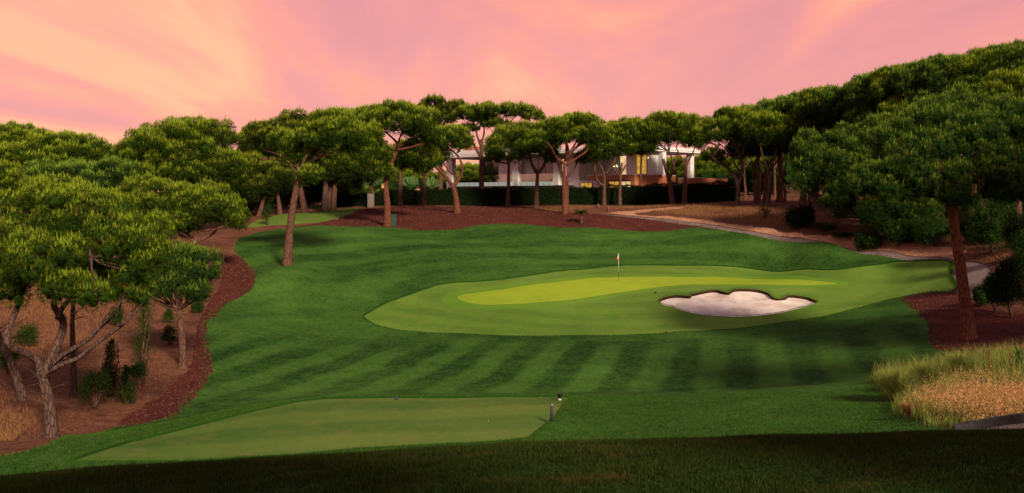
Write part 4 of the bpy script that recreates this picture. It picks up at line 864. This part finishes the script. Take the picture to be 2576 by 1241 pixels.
for pr, pl in ((1288, 1141), (1390, 1306)):
    a0, a1_ = a_of(pr, .4), a_of(pl, .4); vbox('balcony_band', 'cyan', a0, a1_, .36, .42, 1.36, 1.96, bev=0)
    nn_ = max(2, int((a1_ - a0) / 2.2)); mb = MB()
    for i in range(nn_ * 2):
        aa = a0 + (a1_ - a0) * (i + .5) / (nn_ * 2)
        for zz_ in (1.56, 1.80): mb.box(aa - .045, aa + .045, .33, .36, zz_ - .045, zz_ + .045, xf=vx)
    f_ = mb.build('fixings', M['frame'], vroot); f_['kind'] = 'stuff'
    for i in range(nn_):
        vbox('railing_pane', 'glass', a0 + (a1_ - a0) * i / nn_ + .02, a0 + (a1_ - a0) * (i + 1) / nn_ - .02, .38, .40, 1.965, 3.15, bev=0)
# roof: stepped fascia, soffit, raised left part
bR = b_of(1760, -.8); aR = a_of(1116, -.5)
vbox('soffit', 'roofgrey', -.70, aR, -.4, bR, RZ + .001, 6.05)
for z0, z1, e, mt in ((6.05, 6.22, .12, 'white'), (6.22, 6.28, -.1, 'frame'), (6.28, 6.45, .06, 'white'), (6.45, 6.50, -.1, 'frame'), (6.50, 6.74, -.3, 'roofwhite')):
    vbox('fascia', mt, -.8 - e, aR + e, -.5 - e, bR + e, z0 + .001, z1)
vbox('roof', 'roofwhite', a_of(1330, -.2), aR - .3, -.2, 9, 6.741, 7.15)
vbox('roof_storey', 'brown', a_of(1300, 3), a_of(1172, 3), 3, 8, 7.151, 7.95)
# roof terrace rail and chimney seen over the crowns
a0 = a_of(1545, 9); a1_ = a_of(1511, 9); zc = z_of(308, a0, 9)
vbox('chimney', 'white', a0, a1_, 9, 11, 6.74, zc - .45); 
mb = MB()
for aa in np.linspace(a0, a1_, 6): mb.box(aa - .03, aa + .03, 9, 9.06, zc - .449, zc, xf=vx)
mb.box(a0, a1_, 9, 9.08, zc, zc + .09, xf=vx); mb.box(a0, a1_, 9.01, 9.05, zc - .25, zc - .2, xf=vx); mb.build('roof_rail', M['frame'], vroot)
# pillar and low wall on the right
K2 = b_of(1737, 0) ; a3 = 0.0
vbox('pillar', 'board', -.3, a_of(1726, b_of(1737, -.3)), b_of(1737, -.3), b_of(1746, -.3), GZ, RZ)
bL = b_of(1766, -2.5); vbox('low_wall', 'brown', -2.5, -2.0, bL, b_of(1838, -2.5), GZ, 2.40); vbox('low_wall', 'brown', -1.999, a_of(1705, bL), bL + .002, bL + .3, GZ, 2.40)
vbox('coping', 'roofwhite', -2.53, a_of(1705, bL), bL - .03, bL + .33, 2.401, 2.46)
# lamps
def lamp(px, py, D, r, name='lamp', lab=None):
    p = W(px, py, D); mb = MB(); mb.add(ICO_V * r + p, ICO_F); return mb.build(name, M['bulb'], vroot, smooth=True)
_b = bU - .35; aa = a_of(1545, _b); p = vx([[aa, _b, 4.0]])[0]
mb = MB()
for k in range(8):
    an = k * .785; mb.add(ICO_V * .05 + p + np.array([.42 * math.cos(an), .42 * math.sin(an), .28 if k % 2 else .12]), ICO_F)
ch = mb.build('chandelier', M['bulb'], vroot); mb = MB(); mb.tube([p + [0, 0, 1.8], p + [0, 0, .1]], .015, 5)
for k in range(8):
    an = k * .785; mb.tube([p + [0, 0, .1], p + np.array([.42 * math.cos(an), .42 * math.sin(an), .1])], .012, 4)
mb.build('arms', M['frame'], ch)
D_ = Ky + c4 * (aG + bG); lamp(1631, 397, D_ - .35, .07); 

# ------------------------------------------------------------------ flag, markers, post, kerb, boxes
def at(px, py, D): p = W(px, py, D); p[2] = H1(p[0], p[1]); return p
p = hit(1556, 705, 40); p[2] -= .07; root = empty('golf_flag', tuple(p)); tag(root, 'white golf flagstick with drooping white and red flag on the green', 'golf flag')
hgt = 69 * PX(p[1]); cut_ = .33 * hgt
mb = MB(); mb.tube([p, p + [0, 0, cut_]], .014, 10); mb.build('lower_pole', M['black'], root, smooth=True)
mb = MB(); mb.tube([p + [0, 0, cut_ + .001], p + [0, 0, hgt]], .022, 10); mb.add(ICO_V * .03 + p + [0, 0, hgt], ICO_F); mb.build('pole', M['whitep'], root, smooth=True)
def flagmesh(x0, z0, z1, wd, zz_, mat, nm):
    mb = MB(); nx, nz = 10, 8; V = []
    for j in range(nz):
        for i in range(nx):
            f = i / (nx - 1); g = j / (nz - 1); ww = wd[0] + (wd[1] - wd[0]) * g
            V.append(p + [-(.02 + ww * f), .045 * math.sin(f * 7 + g * 3) * (f + .2), z1 + (z0 - z1) * g - zz_ * f])
    Fc = []
    for j in range(nz - 1):
        for i in range(nx - 1):
            a = j * nx + i; Fc += [[a, a + 1, a + nx + 1], [a, a + nx + 1, a + nx]]
    mb.add(V, Fc); o = mb.build(nm, M[mat], root, smooth=True); md = o.modifiers.new('thickness', 'SOLIDIFY'); md.thickness = .004
flagmesh(0, hgt - .36, hgt - .02, (.015, .08), .03, 'cloth', 'flag'); flagmesh(0, hgt - .47, hgt - .36, (.20, .20), .05, 'red', 'flag_stripe')
p = hit(1408, 1003, 13); p[2] -= .05; s = PX(p[1]); root = empty('tee_marker', tuple(p)); tag(root, 'black flared tee marker on a small white base at the right back of the tee', 'tee marker', 'tee markers')
mb = MB(); mb.tube([p, p + [0, 0, 1.5 * s], p + [0, 0, 5 * s]], [4.4 * s, 4.0 * s, 2.6 * s], 16); mb.build('base', M['whitep'], root, smooth=True)
mb = MB(); mb.tube([p + [0, 0, 2 * s], p + [0, 0, 13 * s], p + [0, 0, 16.5 * s], p + [0, 0, 17 * s]], [2.4 * s, 5.2 * s, 6.4 * s, 6.1 * s], 20); mb.build('cone', M['black'], root, smooth=True)
p = hit(998, 1002, 13); p[2] -= .05; s = PX(p[1]); root = empty('tee_marker', tuple(p)); tag(root, 'teal tee marker tipped on its side at the left back edge of the tee', 'tee marker', 'tee markers')
ax = np.array([.82, -.4, .40]); ax /= np.linalg.norm(ax); c0 = p + [-2.4 * s, 0, 4.0 * s]
mb = MB(); mb.tube([c0, c0 + ax * 1 * s, c0 + ax * 6 * s], [3.2 * s, 3.9 * s, 4.1 * s], 18); mb.build('barrel', M['teal'], root, smooth=True)
mb = MB(); mb.tube([c0 + ax * 6.1 * s, c0 + ax * 6.7 * s], [4.1 * s, 3.7 * s], 18); mb.build('cap', M['slate'], root, smooth=True)
p = hit(1387, 1062, 13); s = PX(p[1]); root = empty('marker_post', tuple(p)); tag(root, 'short dark slate post with a paler rounded top at the tee corner', 'post')
mb = MB(); lean = np.array([1.6 * s, 0, 0]); mb.tube([p - [0, 0, .1], p + [0, 0, 20 * s] + lean * .5, p + [0, 0, 41 * s] + lean], 3.9 * s, 14); mb.build('shaft', M['slate'], root, smooth=True)
mb = MB(); q = p + [0, 0, 41.1 * s] + lean; mb.tube([q, q + [0, 0, 1.8 * s], q + [0, 0, 3 * s]], [3.9 * s, 3.5 * s, 1.9 * s], 14); mb.build('cap', M['slate_top'], root, smooth=True)
for lb, x, y in [('white broken tee peg on the tee, nearest the left marker', 1058, 1003), ('white broken tee peg in the middle of the tee surface', 1137, 1010), ('white broken tee peg just left of the black marker', 1360, 1001), ('white tee peg right beside the black marker', 1408 + 24, 1001), ('white tee peg above the slate post', 1372, 1011), ('broken white tee peg lying low on the tee', 1228, 1061), ('white tee peg dropped in the dark turf at the bottom left', 371, 1197), ('tiny white tee peg in the dark turf right of centre', 2057, 1091)]:
    p = hit(x, y, 3.0 if y > 1080 else 13); s = max(PX(p[1]) * .8, .003); mb = MB(); dz = .06 if y > 1080 else .012
    a = RNG.uniform(0, 6); d = np.array([math.cos(a), math.sin(a), .25]); p = p + [0, 0, dz]
    mb.tube([p, p + d * s * 1.6, p + d * s * 2.2], [.5 * s, .55 * s, 1.0 * s], 8); o = mb.build('tee_peg', M['whitep'], origin=tuple(p), smooth=True); tag(o, lb, 'tee peg', 'broken tee pegs')
for lb, x, y in [('small black sprinkler cap on the apron left of the bunker', 1648, 736), ('brown sprinkler cap on the slope left of the flag', 1322, 652), ('sprinkler cap at the front edge of the apron', 1678, 834)]:
    p = hit(x, y, 40); mb = MB(); mb.tube([p - [0, 0, .07], p + [0, 0, -.02], p + [0, 0, .02]], [.1, .1, .07], 12); tag(mb.build('sprinkler_head', M['black' if y == 736 else 'brownwood'], origin=tuple(p)), lb, 'sprinkler', 'sprinkler caps')
# kerb at the lower right with a bit of path below it
kp = [hit(x, y, 10, 40) for x, y in [(2405,1080),(2450,1071),(2500,1060),(2540,1053),(2590,1046)]]
D0 = 15.2; kp = [W(x, y, D) for x, y, D in [(2400,1083,15.6),(2450,1073,15.5),(2500,1063,15.3),(2540,1057,15.1),(2576,1053,14.9),(2640,1046,14.6),(2740,1040,14.0)]]
kc = curve(kp, 5); mb = MB(); T = np.gradient(kc, axis=0); T /= np.linalg.norm(T, axis=1)[:, None]; Nn = np.c_[T[:, 1], -T[:, 0], np.zeros(len(T))]
sec = [(-.09, -.4), (-.09, .075), (-.075, .09), (.075, .09), (.09, .075), (.09, -.4)]
V = []; 
for c, n_ in zip(kc, Nn):
    for o_, z_ in sec: V.append(c + n_ * o_ + [0, 0, z_ + .006 * RNG.standard_normal()])
Fc = []; ns = len(sec)
for i in range(len(kc) - 1):
    for j in range(ns - 1): a = i * ns + j; Fc += [[a, a + 1, a + ns + 1], [a, a + ns + 1, a + ns]]
Fc += [[0, k, k + 1] for k in range(1, ns - 1)]
mb.add(V, Fc); tag(mb.build('kerb', M['concrete'], origin=tuple(kc[0])), 'dark weathered concrete kerb curving below the tall dry grass', 'kerb')
mb = MB(); V = []; 
for c, n_ in zip(kc, Nn): V += [c + n_ * .08 + [0, 0, -.07], c + n_ * 1.3 + [0, 0, -.12]]
i = np.arange(len(kc) - 1) * 2; mb.add(V, np.vstack([np.c_[i, i + 1, i + 3], np.c_[i, i + 3, i + 2]])); tag(mb.build('path', M['path']), kind='structure')
# utility boxes
def cab(name, label, px0, px1, py0, py1, D, mat, dome=False):
    p = at((px0 + px1) / 2, py1, D); w_ = (px1 - px0) * PX(D) / 2; h_ = (py1 - py0) * PX(D); root = empty(name, tuple(p)); tag(root, label, 'utility box')
    mb = MB(); mb.box(-w_, w_, -w_ * .7, w_ * .7, -.2, h_ * .93, bev=.02, xf=lambda P: P + p); mb.build('body', M[mat], root)
    mb = MB(); mb.box(-w_ * 1.06, w_ * 1.06, -w_ * .78, w_ * .78, h_ * .932, h_ * .97, bev=.012, xf=lambda P: P + p)
    if dome: mb.tube([p + [0, 0, h_ * .97], p + [0, 0, h_ * 1.02]], [w_ * .9, w_ * .35], 14)
    mb.build('lid', M['frame' if dome else mat], root)
    mb = MB(); 
    if dome: mb.box(-w_ * .8, -w_ * .3, -w_ * .72, -w_ * .7, h_ * .6, h_ * .67, xf=lambda P: P + p)
    else: mb.box(-w_ * .82, w_ * .82, -w_ * .73, -w_ * .7, h_ * .08, h_ * .86, xf=lambda P: P + p)
    mb.build('slot' if dome else 'door', M['black' if dome else mat], root); return root
cab('utility_box', 'tall grey utility cabinet with a dark cap before the hedge', 925, 941, 487, 524, 119, 'greybox', True)
cab('utility_box', 'dark green metal box standing on the mulch right of the bird box trunk', 985, 997, 511, 541, 99, 'greenbox')
p = W(963, 467, hit(975,570,20)[1] - .45); root = empty('bird_box', tuple(p)); tag(root, 'small light wooden bird box fixed to a pine trunk', 'bird box')
mb = MB(); mb.box(-.13, .13, -.12, .12, -.28, .2, bev=.01, xf=lambda P: P + p); mb.build('body', M['wood'], root)
mb = MB(); mb.box(-.16, .16, -.18, .16, .201, .235, bev=.006, xf=lambda P: P + p); mb.build('roof', M['wood'], root)
mb = MB(); mb.tube([p + [0, -.13, .06], p + [0, -.118, .06]], .035, 10); mb.build('hole', M['black'], root)
for lb, x, y, D, h in [('short brown wooden bollard by the sandy track, the nearer one', 1530, 534, 107, 11), ('short brown wooden bollard by the sandy track, the farther one', 1504, 528, 113, 8)]:
    p = at(x, y, D); s = PX(D); mb = MB(); mb.tube([p - [0, 0, .1], p + [0, 0, h * s], p + [0, 0, (h + 1) * s]], [4 * s, 3.8 * s, 3 * s], 12, noise=.03); tag(mb.build('wooden_bollard', M['brownwood'], origin=tuple(p), smooth=True), lb, 'bollard', 'wooden bollards')

# ------------------------------------------------------------------ grasses
def blades(mb, P, Hh, wd, lean=.35, seg=1, t0=0.0, t1=.6, wind=(.0, .0)):
    n = len(P); a = RNG.uniform(0, 6.283, n); s = np.c_[np.cos(a), np.sin(a), np.zeros(n)]; Hh = np.broadcast_to(Hh, (n,))[:, None] * RNG.uniform(.55, 1.25, (n, 1)); wd = np.broadcast_to(wd, (n,))[:, None]
    b = RNG.uniform(0, 6.283, n); l = np.c_[np.cos(b), np.sin(b), np.zeros(n)] * RNG.uniform(0, lean, (n, 1)) * Hh + np.array([wind[0], wind[1], 0]) * Hh
    tt = np.clip(RNG.random(n) * t1 * 1.5, 0, 1)
    if seg == 1:
        V = np.stack([P - s * wd, P + s * wd, P + l + np.array([0, 0, 1.]) * Hh], 1).reshape(-1, 3); Fc = np.arange(3 * n).reshape(-1, 3); mb.add(V, Fc, np.stack([tt * .4 + t0, tt * .4 + t0, tt], 1).ravel())
    else:
        m = P + l * .35 + np.array([0, 0, .6]) * Hh; V = np.stack([P - s * wd, P + s * wd, m - s * wd * .7, m + s * wd * .7, P + l * 1.3 + np.array([0, 0, .98]) * Hh], 1).reshape(-1, 3)
        k = np.arange(n)[:, None] * 5; mb.add(V, np.vstack([k + [0, 1, 3], k + [0, 3, 2], k + [2, 3, 4]]), np.stack([tt * .3, tt * .3, tt * .7, tt * .7, tt], 1).ravel())
    return P + l * (1.3 if seg > 1 else 1) + np.array([0, 0, .98]) * Hh
def scatter(n, x0, x1, y0, y1, zk=None, fov=True):
    x = RNG.uniform(x0, x1, n); y = RNG.uniform(y0, y1, n); k = np.ones(n, bool)
    if fov: k &= (np.abs(x) < y * .60 + .3)
    if zk is not None:
        q = np.zeros(n, bool)
        for z_ in zk: q |= inside(zones[z_], x, y)
        k &= q
    x = x[k]; y = y[k]; return np.c_[x, y, H(x, y)]
mb = MB(); P = scatter(560000, -5.6, 5.6, 4.1, 9.4); hn = .8 + .35 * np.sin(P[:, 0] * 5 + 2 * np.sin(P[:, 1] * 3)) * np.sin(P[:, 1] * 6); blades(mb, P, .029 * hn, .0026, .8, t1=.9); k = RNG.random(len(P)) < .02; blades(mb, P[k], .05, .0026, .9, t1=1.0)
tag(mb.build('grass', M['blade'], FZ.get('x')), 'dense turf blades coloured dark for the shade in the immediate foreground', 'grass', kind='stuff')
# taller blades on the cut edges
def rim(P, off, h, wd, per=60, w0=.0, w1=.12, clip=None):
    c = P.mean(0); seg = np.roll(P, -1, 0) - P; L = np.linalg.norm(seg, axis=1); n = int(L.sum() * per); k = RNG.choice(len(P), n, p=L / L.sum()); f = RNG.random((n, 1))
    Q = P[k] + seg[k] * f; nr = np.c_[seg[k][:, 1], -seg[k][:, 0]] / (L[k][:, None] + 1e-9)
    ar = .5 * np.sum(P[:, 0] * np.roll(P[:, 1], -1) - np.roll(P[:, 0], -1) * P[:, 1]); nr = nr * (1 if ar > 0 else -1)
    Q = Q + nr * RNG.uniform(w0, w1, (n, 1)) * off; return np.c_[Q, H(Q[:, 0], Q[:, 1])]
mb = MB(); blades(mb, rim(zones['apron'], 1, .07, .01, 90), .075, .012, .4, t1=.35); blades(mb, rim(zones['tee'], 1, .05, .01, 260, 0, .16), .05, .006, .5, t1=.6)
blades(mb, rim(zones['bunker'], 1, .05, .01, 90, 0, .1), .05, .012, .5, t1=.5); blades(mb, rim(zones['fairway'], 1, .05, .02, 14, -.2, .15), .07, .03, .6, t1=.5)
P = scatter(170000, -16, 16, 18, 29, ('fairway',)); P = P[~inside(zones['tee'], P[:, 0], P[:, 1]) & ~inside(zones['meadow'], P[:, 0], P[:, 1])]; blades(mb, P, .028, .009, .8, t1=.6)
tag(mb.build('grass', M['blade_mid']), 'longer grass fringe along the cut edges of tee, apron and bunker', 'grass', kind='stuff')
# tall meadow at the right
mb = MB(); P = scatter(60000, 6, 17, 13, 33, ('meadow',)); nz = np.sin(P[:, 0] * 1.7) * np.sin(P[:, 1] * 1.3 + .6)
blades(mb, P, .27 + .10 * nz, .007, .55, 2, t1=.9)
P = scatter(9000, 6, 17, 22, 33, ('meadow',)); blades(mb, P, .62, .005, .5, 2, t1=1.0)
tag(mb.build('tall_grass', M['tall']), 'unmown yellow green meadow grass at the lower right', 'grass', kind='stuff')
mb = MB(); sm = MB(); P = scatter(26000, 6, 17, 13, 27, ('meadow',))
px_ = P[:, 0] / P[:, 1] * F + CX; py_ = HY - P[:, 2] / P[:, 1] * F
w_ = np.clip((px_ - 2280) / 130, 0, 1) * np.clip(1.25 - np.abs(py_ - 1045) / 75, .0, 1) * (.12 + 1.1 * (np.sin(P[:, 0] * 2.1 + 1 + np.sin(P[:, 1])) * np.sin(P[:, 1] * 1.5 + .7 * P[:, 0]) > -.05))
P = P[RNG.random(len(P)) < w_]; tips = blades(sm, P, .36, .0045, .45, 2, t1=.9, wind=(-.15, 0)); 
for k in range(7): q = tips + rnd(len(tips), 3) * np.array([.035, .035, .055]); blades(mb, q, .035, .010, 1.5, t1=1.0, t0=.1)
tag(sm.build('dry_stalks', M['straw']), 'thin straw stalks of the seeding grass', 'grass', kind='stuff'); tag(mb.build('seed_heads', M['seed']), 'pinkish dry seed heads glowing in the meadow', 'grass', kind='stuff')
# arching clump
def clump(label, px, py, D, n, h, spread, mat='tall', sd=0):
    p = at(px, py, D); mb = MB(); a = RNG.uniform(0, 6.283, n); r = RNG.random(n) ** .7; L = h * RNG.uniform(.6, 1.15, n); d = np.c_[np.cos(a), np.sin(a), np.zeros(n)] * (r * spread)[:, None]
    b0 = p + d * .22 + [0, 0, -.03]; s = unit(np.cross(d, [0, 0, 1.]) + 1e-4) * .006; ts = [0, .4, .75, 1.0]; rings = []
    for t_ in ts:
        c = b0 + d * (t_ ** 1.8) * L[:, None] / h + np.array([0, 0, 1.]) * (L * (t_ - .28 * r * t_ ** 2.5))[:, None]; rings.append(c)
    V = np.stack([rings[0] - s, rings[0] + s, rings[1] - s, rings[1] + s, rings[2] - s * .7, rings[2] + s * .7, rings[3]], 1).reshape(-1, 3); k = np.arange(n)[:, None] * 7
    mb.add(V, np.vstack([k + [0, 1, 3], k + [0, 3, 2], k + [2, 3, 5], k + [2, 5, 4], k + [4, 5, 6]]), np.repeat(RNG.random(n) * .8, 7))
    return tag(mb.build('grass_clump', M[mat], origin=tuple(p)), label, 'grass clump', 'tall grass clumps')
clump('big arching clump of tall grass at the left end of the meadow', 2262, 985, 25.5, 1500, .95, .75)
clump('looser tall grass clump just right of the arching one', 2330, 965, 26.5, 900, .85, .7)
clump('tall grass clump in front of the near pine trunk', 2420, 950, 27, 700, .8, .7)
clump('pinkish tuft of dry grass alone near the mown edge', 2292, 1040, 20.3, 500, .42, .3, 'straw')
for lb, x, y, D, h, mt in [('tall bare twiggy weed stalk in front of the mulch', 2487, 940, 25.5, .85, 'straw'), ('second thinner twiggy weed right of the tall one', 2540, 935, 25.5, .7, 'straw')]:
    p = at(x, y, D); mb = MB(); mb.tube(curve([p, p + [.03, 0, h * .5], p + [-.03, 0, h]], 5), np.linspace(.012, .004, 11), 5)
    for k in range(22): f = RNG.uniform(.4, 1); q = p + [0, 0, h * f]; mb.tube([q, q + np.array([RNG.uniform(-.1, .1), RNG.uniform(-.1, .1), .09])], [.005, .002], 4)
    tag(mb.build('dry_weed', M['straw'], origin=tuple(p)), lb, 'weed', 'dry weeds')
for lb, x, y, D, h in [('bright green spiky weed at the right edge of the mulch', 2562, 925, 26, .55), ('green leafy weed in the middle of the meadow', 2478, 975, 24, .36)]:
    p = at(x, y, D); mb = MB(); q = p + np.c_[rnd(260) * .05, rnd(260) * .05, RNG.random(260) * h]; leaves(mb, q, .14, .18, .9, .9); mb.tube([p, p + [0, 0, h]], .008, 5); tag(mb.build('leafy_weed', M['leaf_pale'], origin=tuple(p)), lb, 'weed', 'green weeds')
# dry grass and litter under the pines
mb = MB()
def band(poly, n, h, wd, dmin=30):
    P2 = smooth_closed(proj(poly), 1.0); lo = P2.min(0); hi = P2.max(0); x = RNG.uniform(lo[0], hi[0], n); y = RNG.uniform(lo[1], hi[1], n); k = inside(P2, x, y); x = x[k]; y = y[k]
    k = (np.sin(x * .7 + 1) * np.sin(y * .5) + RNG.standard_normal(len(x)) * .4) > -.25
    for z_ in ('path', 'fairway', 'apron', 'mulch', 'mulch2', 'sandy'): k &= ~inside(zones[z_], x, y)
    x = x[k]; y = y[k]; blades(mb, np.c_[x, y, H(x, y)], h, wd, .5, t1=.8)
band([(1640,532),(1760,516),(1900,522),(2010,545),(2080,580),(1980,580),(1860,560),(1740,545)], 26000, .32, .016)
band([(1300,520),(1520,520),(1760,512),(1700,520),(1500,531),(1340,528)], 9000, .22, .018)
band([(0,720),(250,720),(290,800),(200,870),(0,900)], 16000, .22, .012)
band([(0,760),(300,700),(430,660),(480,700),(470,820),(430,940),(330,1020),(200,1040),(0,1100)], 36000, .10, .010, 25)
band([(0,1010),(90,1000),(120,1040),(60,1090),(0,1110)], 9000, .18, .008, 22)
band([(2120,610),(2300,610),(2420,600),(2560,650),(2400,645),(2250,630)], 9000, .14, .014)
tag(mb.build('dry_grass', M['straw']), 'patches of straw coloured dry grass under the pines', 'grass', kind='stuff')
mb = MB()
P = []
for z_, n in (('mulch', 22000), ('mulch2', 16000), ('mulch3', 9000)):
    lo = zones[z_].min(0); hi = zones[z_].max(0); x = RNG.uniform(lo[0], hi[0], n * 3); y = RNG.uniform(lo[1], hi[1], n * 3); k = inside(zones[z_], x, y) & (y < 125); P.append(np.c_[x[k], y[k], H(x[k], y[k]) + .015][:n])
P = np.vstack(P); leaves(mb, P, .05 + .0007 * P[:, 1], .5, -.2, .7); tag(mb.build('bark_chips', M['chips']), 'loose bark chips scattered over the mulch beds', 'bark chips', kind='stuff')
